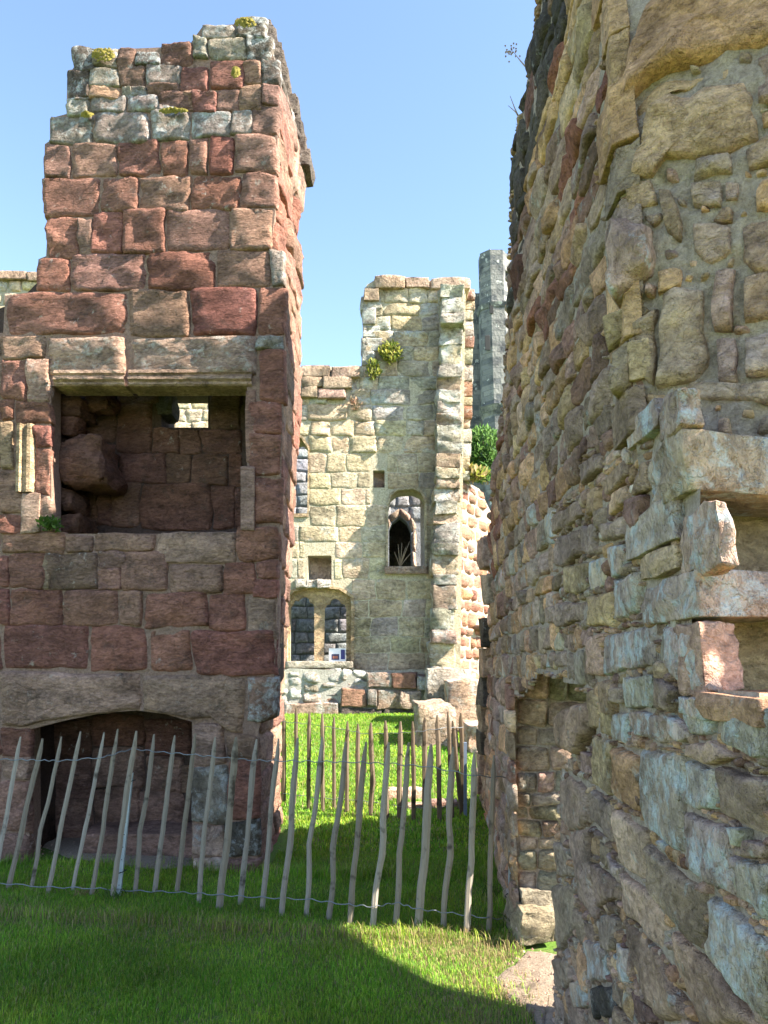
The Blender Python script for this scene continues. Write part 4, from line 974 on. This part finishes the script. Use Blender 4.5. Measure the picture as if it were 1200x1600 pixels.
wires = [[PY(x, y, fdepth(x)-.03) for x, y in ((-20,1186),(30,1187),(66,1188),(96,1189),(163,1183),(205,1170),(250,1175),(300,1179),(350,1184),(400,1188),(450,1189),(504,1190),(560,1191),(608,1193),(670,1198),(742,1212),(808,1216))],
         [PY(x, y, fdepth(x)-.03) for x, y in ((-20,1378),(70,1386),(150,1388),(210,1392),(280,1394),(340,1398),(400,1402),(480,1405),(540,1413),(585,1417),(620,1410),(650,1420),(700,1426),(760,1434),(806,1437))]]
nf = fence('paling_fence', 'weathered chestnut paling fence with twisted wire across the foreground', near, wires, gb, 'wood', .0142, 6)
def metal_post(px0, py0, px1, py1):
    d_ = PG(px1, py1).y-.13; B = PY(px1, py1+12, d_); Tt = PY(px0, py0, d_); w = .014; V = []; ax = Vector((1, 0, 0))
    for p in (B, Tt): V += [p-ax*w, p+ax*w, p+ax*w+Vector((0, .025, 0)), p+ax*(w-.004)+Vector((0, .025, 0)), p+ax*(w-.004)+Vector((0, .004, 0)), p-ax*w+Vector((0, .004, 0))]
    F = [tuple(range(5, -1, -1)), tuple(range(6, 12))]+[(i, (i+1) % 6, 6+(i+1) % 6, 6+i) for i in range(6)]
    po = obj('metal_post', mesh_of(V, F, None, .5, False), 'zinc', nf); po['label'] = 'pale perforated steel angle post'
    hv = []; hf = []
    for k in range(9):
        c = B.lerp(Tt, .1+k*.1)+Vector((0, -.0015, 0)); b = len(hv)
        hv += [c+Vector((math.cos(a)*.0035, 0, math.sin(a)*.0035)) for a in [q*math.pi/3 for q in range(6)]]; hf.append(tuple(range(b, b+6)))
    obj('bolt_holes', mesh_of(hv, hf, None, .5, False), 'hole', po)
    for f in (.2, .93):
        c = B.lerp(Tt, f); pts = [c+Vector((math.cos(a)*.03, .02+math.sin(a)*.035, .008*math.cos(a))) for a in [q*math.pi/6 for q in range(13)]]
        obj('cable_tie', mesh_of(*tube(pts, .003, 5)), 'hole', po)
metal_post(204, 1208, 184, 1391); metal_post(800, 1244, 797, 1428)
farf = [((443,1118),(443,1256)),((463,1104),(461,1257)),((483,1111),(482,1265)),((503,1115),(504,1266)),((522,1120),(522,1263)),((542,1127),(542,1269)),((559,1131),(559,1268)),((580,1129),(580,1276),.5),((603,1126),(604,1280)),((625,1127),(623,1280)),((645,1127),(647,1284)),((663,1121),(664,1281)),((683,1117),(688,1284)),((700,1113),(707,1280)),((707,1126),(722,1272)),((720,1114),(725,1266))]
def fd2(px): return lerp_tab(sorted((b[0], PG(*b).y) for _, b, *_ in farf), px)
w2 = [[PY(x, y, fd2(x)) for x, y in ((440,1128),(480,1131),(540,1140),(570,1147),(610,1146),(645,1144),(690,1138),(724,1136))], [PY(x, y, fd2(x)) for x, y in ((440,1240),(500,1247),(560,1250),(610,1258),(650,1262),(690,1262),(726,1254))]]
ff = fence('paling_fence', 'darker chestnut paling fence further back across the sunlit grass', farf, w2, gb, 'wood2', .019, 6)
p0, p1 = PG(727, 1274), None; p1 = PY(727, 1160, p0.y-.03)
V, F = tube([p0, p1], .022, 4); po = obj('metal_post', mesh_of(V, F, None, .5, False), plain('blue_grey_post', (.16, .20, .26)), ff)

# ------------------------------------------------------------------ information board in the window
ib = thing('information_board', 'small white information board with dark pictures on the window sill', 'sign')
def board(name, x0, y0, x1, y1, yf, t, mat, par):
    a, b, c, d = PY(x0, y1, yf), PY(x1, y1, yf), PY(x1, y0, yf), PY(x0, y0, yf); o = Vector((0, t, 0))
    return obj(name, mesh_of([a, b, c, d, a+o, b+o, c+o, d+o], [(0, 1, 2, 3), (7, 6, 5, 4), (1, 0, 4, 5), (2, 1, 5, 6), (3, 2, 6, 7), (0, 3, 7, 4)], None, .5, False), mat, par)
pn = board('panel', 514, 1013, 540, 1035, YH+.08, .03, 'panel', ib)
board('picture', 518, 1022, 530, 1031, YH+.075, .004, 'print', pn); board('picture', 532.5, 1015, 539, 1030, YH+.075, .004, 'print2', pn)
pc = board('picture', 520, 1025, 528, 1029, YH+.072, .002, plain('warm_print', (.3, .12, .08)), pn)

# ------------------------------------------------------------------ plants
def leaf_cloud(name, label, cat, c, rx, ry, rz, n, size, cols, stems=6, shape=None, up=.5, group=None):
    t = thing(name, label, cat, group); V = []; F = []; C = []
    for i in range(n):
        while True:
            p = Vector((R_.uniform(-1, 1), R_.uniform(-1, 1), R_.uniform(-1, 1)))
            if p.length < 1 and noise.noise(p*2.4+Vector((c.x, 0, c.z))*3) > -.18: break
        p = c+Vector((p.x*rx, p.y*ry, p.z*rz))
        d = Vector((R_.gauss(0, .6), R_.gauss(0, .6), R_.gauss(up, .5))).normalized(); s = size*R_.uniform(.6, 1.4); w = d.orthogonal().normalized()*s*.22
        b = len(V); V += [p, p+d*s*.5+w, p+d*s, p+d*s*.5-w]; F.append((b, b+1, b+2, b+3)); col = jit(R_.choice(cols), .25); C += [(*col, 1)]*4
    obj('foliage', mesh_of(V, F, C, .5, False), 'blade', t)
    for i in range(stems):
        q = c+Vector((R_.uniform(-.7, .7)*rx, R_.uniform(-.5, .5)*ry, R_.uniform(.2, .9)*rz)); b = c+Vector((R_.uniform(-.2, .2)*rx, ry*.4, -rz*.95))
        obj('stem', mesh_of(*tube([b, b.lerp(q, .5)+Vector((0, 0, .1*rz)), q], [size*.08, size*.06, size*.03], 5)), 'twig', t)
    return t
G1 = [(.07, .13, .02), (.10, .17, .03), (.05, .10, .02)]; GY = [(.20, .22, .03), (.28, .27, .04), (.12, .17, .03)]; DRY = [(.36, .27, .12), (.28, .20, .09), (.18, .19, .05)]
leaf_cloud('juniper_bush', 'dense bright green bush above the broken red wall', 'bush', PY(757, 712, 19), .55, .5, .75, 2600, .13, [(.05, .12, .02), (.08, .17, .03), (.11, .20, .04)], 5)
leaf_cloud('wall_plant', 'bigger yellow-green flowering tuft growing from the hall wall', 'plant', PY(611, 551, YH-.15), .26, .14, .26, 330, .11, GY)
leaf_cloud('wall_plant', 'smaller yellow-green tuft on the ledge at the step of the hall wall', 'plant', PY(583, 578, YH-.15), .16, .12, .22, 200, .10, GY)
leaf_cloud('wall_plant', 'dry reddish weeds hanging on the hall wall below the dark coping', 'plant', PY(555, 632, YH-.1), .14, .05, .14, 60, .09, [(.28, .16, .10), (.3, .22, .14)], 8)
leaf_cloud('dry_grass_tuft', 'straw-coloured grass tuft crowning the broken red wall', 'grass', PY(737, 744, 16.9), .36, .3, .16, 420, .17, DRY+GY, 4, up=1)
leaf_cloud('fern', 'small green fern in the left corner of the upper fireplace', 'plant', PY(77, 820, YT+.22), .10, .05, .05, 150, .05, G1, 4)
leaf_cloud('wall_weed', 'green weed sprig rooted at the top left edge of the long wall', 'plant', PY(819, 205, 4.0), .03, .03, .05, 40, .06, G1, 3)
def twigs(name, label, base, tips, r):
    t = thing(name, label, 'plant')
    for tip in tips: obj('stem', mesh_of(*tube([base, base.lerp(tip, .5)+Vector((R_.uniform(-1, 1)*.01, 0, .01)), tip], [r, r*.8, r*.4], 5)), 'twig', t)
    return t
twigs('dead_twigs', 'bare twigs standing on the upper window sill of the hall', PY(625, 886, YH+.2), [PY(x, y, YH+.2) for x, y in ((616,862),(622,850),(628,848),(634,855),(640,846),(644,862),(631,866))], .012)
b = PY(814, 190, 4.0); twigs('dry_stalks', 'two dark dry stalks sticking out of the long wall against the sky', b, [PY(797, 150, 4.0), PY(794, 165, 4.0), PY(803, 172, 4.0)], .004)
t = twigs('seed_head_stalk', 'thin dry seed head leaning from the wall top against the sky', PY(832, 118, 3.4), [PY(800, 78, 3.7), PY(806, 86, 3.7)], .003)
V = []; F = []
for i in range(26):
    p = PY(800+R_.gauss(0, 6), 80+R_.gauss(0, 6), 3.7+R_.uniform(-.02, .02)); b_ = len(V); s = .006
    V += [p+Vector((s, 0, 0)), p+Vector((0, 0, s)), p+Vector((-s, 0, 0)), p+Vector((0, s, -s))]; F += [(b_, b_+1, b_+2), (b_, b_+2, b_+3)]
tag(obj('seed_head', mesh_of(V, F), 'twig', t), kind='stuff')

# ------------------------------------------------------------------ grass
def blades(name, label, n, area, hh, ww, dens, cols):
    rng = np.random.default_rng(5); P = []
    while len(P) < n:
        y = rng.uniform(area[2], area[3]); x = rng.uniform(-.56*y-.2, .30*y+.25)
        x = max(area[0], min(area[1], x)) if False else x
        if x > XR(max(y, 1.0))+.02 or x < area[0] or x > area[1]: continue
        if rng.random() > dens(x, y): continue
        P.append((x, y))
    P = np.array(P); n = len(P); z = np.array([gz(a, b) for a, b in P])
    th = rng.uniform(0, 6.283, n); ln = rng.uniform(.15, .9, n); h = rng.uniform(hh[0], hh[1], n); w = rng.uniform(ww[0], ww[1], n)
    cl = np.array([.75+.5*noise.noise((a*3, b*3, 1)) for a, b in P]); h = h*np.clip(cl, .5, 1.3)
    dx, dy = np.cos(th), np.sin(th); V = np.zeros((n, 5, 3))
    V[:, 0] = np.stack([P[:, 0]-dy*w, P[:, 1]+dx*w, z-.005], 1); V[:, 1] = np.stack([P[:, 0]+dy*w, P[:, 1]-dx*w, z-.005], 1)
    mx, my = P[:, 0]+dx*ln*h*.35, P[:, 1]+dy*ln*h*.35
    V[:, 2] = np.stack([mx+dy*w*.8, my-dx*w*.8, z+h*.6], 1); V[:, 3] = np.stack([mx-dy*w*.8, my+dx*w*.8, z+h*.6], 1)
    V[:, 4] = np.stack([P[:, 0]+dx*ln*h, P[:, 1]+dy*ln*h, z+h*(1-.3*ln)], 1)
    me = bpy.data.meshes.new(name); me.vertices.add(n*5); me.vertices.foreach_set('co', V.ravel())
    idx = np.arange(n)[:, None]*5; L = np.concatenate([idx+np.array([[0, 1, 2, 3]]), idx+np.array([[3, 2, 4]])], 1)
    me.loops.add(n*7); me.loops.foreach_set('vertex_index', L.ravel())
    me.polygons.add(n*2); st = (np.arange(n)[:, None]*7+np.array([[0, 4]])).ravel(); me.polygons.foreach_set('loop_start', st.astype('i'))
    me.update(calc_edges=True)
    C = np.array(cols)[rng.integers(0, len(cols), n)]*rng.uniform(.7, 1.3, (n, 1))
    C = C*np.array([1.04+.45*noise.noise((a*1.1, b*1.1, 9))+.25*noise.noise((a*4, b*4, 2)) for a, b in P])[:, None]*np.stack([1+.25*np.array([noise.noise((a*1.6, b*1.6, 5)) for a, b in P]), np.ones(n), np.ones(n)], 1)
    dry = np.array([drym(a, b) for a, b in P]); k = rng.random(n) < dry; C[k] = np.array([.33, .25, .12])*rng.uniform(.6, 1.2, (k.sum(), 1))
    C = np.concatenate([C, np.ones((n, 1))], 1); C = np.repeat(C, 5, 0)
    at = me.attributes.new('Col', 'FLOAT_COLOR', 'POINT'); at.data.foreach_set('color', C.astype('f').ravel())
    return tag(obj(name, me, 'blade'), label, 'grass', kind='stuff')
def fence_y(x): return 4.62-.155*x
def drym(x, y):
    d = abs(y-fence_y(x)); v = .07+.36*math.exp(-(d/.2)**2)
    if x > .0 and 3.2 < y < 4.6: v += .5*min(1, x/.4)
    return min(.8, v+.15*max(0, noise.noise((x*1.5, y*1.5, 6))))
hp = [(p.x, p.y) for p in HEARTH]
def dens(x, y):
    if inpoly(x, y, DIRT): return .4 if x < .66+.1*noise.noise((x*9, y*9, 2)) and noise.noise((x*7, y*7, 8)) > -.1 else .05
    if inpoly(x, y, hp): return .05
    if y > 6.06-.17*(x+1) and y < 7.6 and x < -.85: return 0
    v = 1-.45*math.exp(-((y-fence_y(x))/.10)**2)
    return v*(.75+.5*max(-.6, noise.noise((x*2.2, y*2.2, 3))))
GR = [(.15, .31, .02), (.22, .36, .025), (.12, .28, .018), (.30, .38, .045)]
blades('lawn_grass', 'short mown green grass in the foreground', 230000, (-3.6, 1.3, 2.5, 6.6), (.018, .05), (.0009, .002), dens, GR)
blades('lawn_grass', 'sunlit short green grass behind the tower up to the hall', 75000, (-3, 3.5, 6.6, 16), (.03, .065), (.003, .006), lambda x, y: 0 if (y < 7.5 and x < -.8) else 1, GR)
blades('long_grass', 'longer unmown grass along the near fence and the wall foot', 5200, (-3.2, 1.1, 3.4, 6.6), (.05, .13), (.0012, .0024), lambda x, y: dens(x, y)*(math.exp(-((y-fence_y(x)-.03)/.07)**2)+.5*math.exp(-((x-XR(y)+.03)/.05)**2)+.6*(y > 5.75 and x > -2.9 and abs(y-6.0+.17*(x+1)) < .1))*max(.15, .6+noise.noise((x*3, y*3, 7))), GR+[(.30, .26, .10)])
# longer tufts at the foot of fence and walls
def tuft(x, y, n, h, cols, label):
    c = Vector((x, y, gz(x, y))); V = []; F = []; C = []
    for i in range(n):
        b = c+Vector((R_.gauss(0, .04), R_.gauss(0, .03), 0)); d = Vector((R_.gauss(0, .5), R_.gauss(0, .4), 1)).normalized(); L = h*R_.uniform(.5, 1.2); w = Vector((.0022, .001, 0)); k = len(V)
        m = b+d*L*.55; e = b+d*L+Vector((d.x*L*.5, d.y*L*.5, -L*.25)); V += [b-w, b+w, m+w, m-w, e]; F += [(k, k+1, k+2, k+3), (k+3, k+2, k+4)]; C += [(*jit(R_.choice(cols), .2), 1)]*5
    tag(obj('grass_tuft', mesh_of(V, F, C, .5, False), 'blade'), label, 'grass', 'tufts left by the mower', 'stuff')
for px, py, n, h, cl, lb in ((800,1448,46,.16,G1+DRY,'long half-dry tuft at the right post, against the doorway jamb'),(174,1404,40,.11,G1,'green tuft at the foot of the left steel post'),(655,1446,26,.10,G1,'green tuft round the widest picket in the sunlit strip'),(432,1300,60,.16,G1,'tall green tuft at the right rear foot of the red tower'),(130,1400,50,.07,DRY,'dry uprooted grass clump under the fence at left'),(770,1400,40,.14,G1,'green tuft in shade just behind the fence near the long wall'),(740,1452,30,.07,DRY,'straw-coloured tuft between the last pickets before the long wall')):
    p = PG(px, py); tuft(p.x, p.y, n, h, cl, lb)

# grit on the trodden earth
V = []; F = []; C = []
for i in range(420):
    x, y = R_.uniform(.3, 1.0), R_.uniform(3.2, 4.6)
    if i > 260: q = PG(R_.uniform(60, 330), R_.uniform(1290, 1350)); x, y = q.x, q.y
    if i <= 260 and not inpoly(x, y, DIRT): continue
    r = R_.uniform(.003, .011); c = Vector((x, y, gz(x, y)+.02)); b = len(V)
    V += [c+Vector((math.cos(a)*r*R_.uniform(.7, 1.2), math.sin(a)*r*R_.uniform(.7, 1.2), -.004)) for a in [k*math.pi/2.5 for k in range(5)]]+[c+Vector((0, 0, r*.8))]
    F += [(b+k, b+(k+1) % 5, b+5) for k in range(5)]; C += [(*jit(PAL[R_.choice('tke')], .3), 1)]*6
tag(obj('gravel', mesh_of(V, F, C, .5, False), 'red'), 'loose grit on the bare earth by the doorway and hearth', 'gravel', kind='stuff')
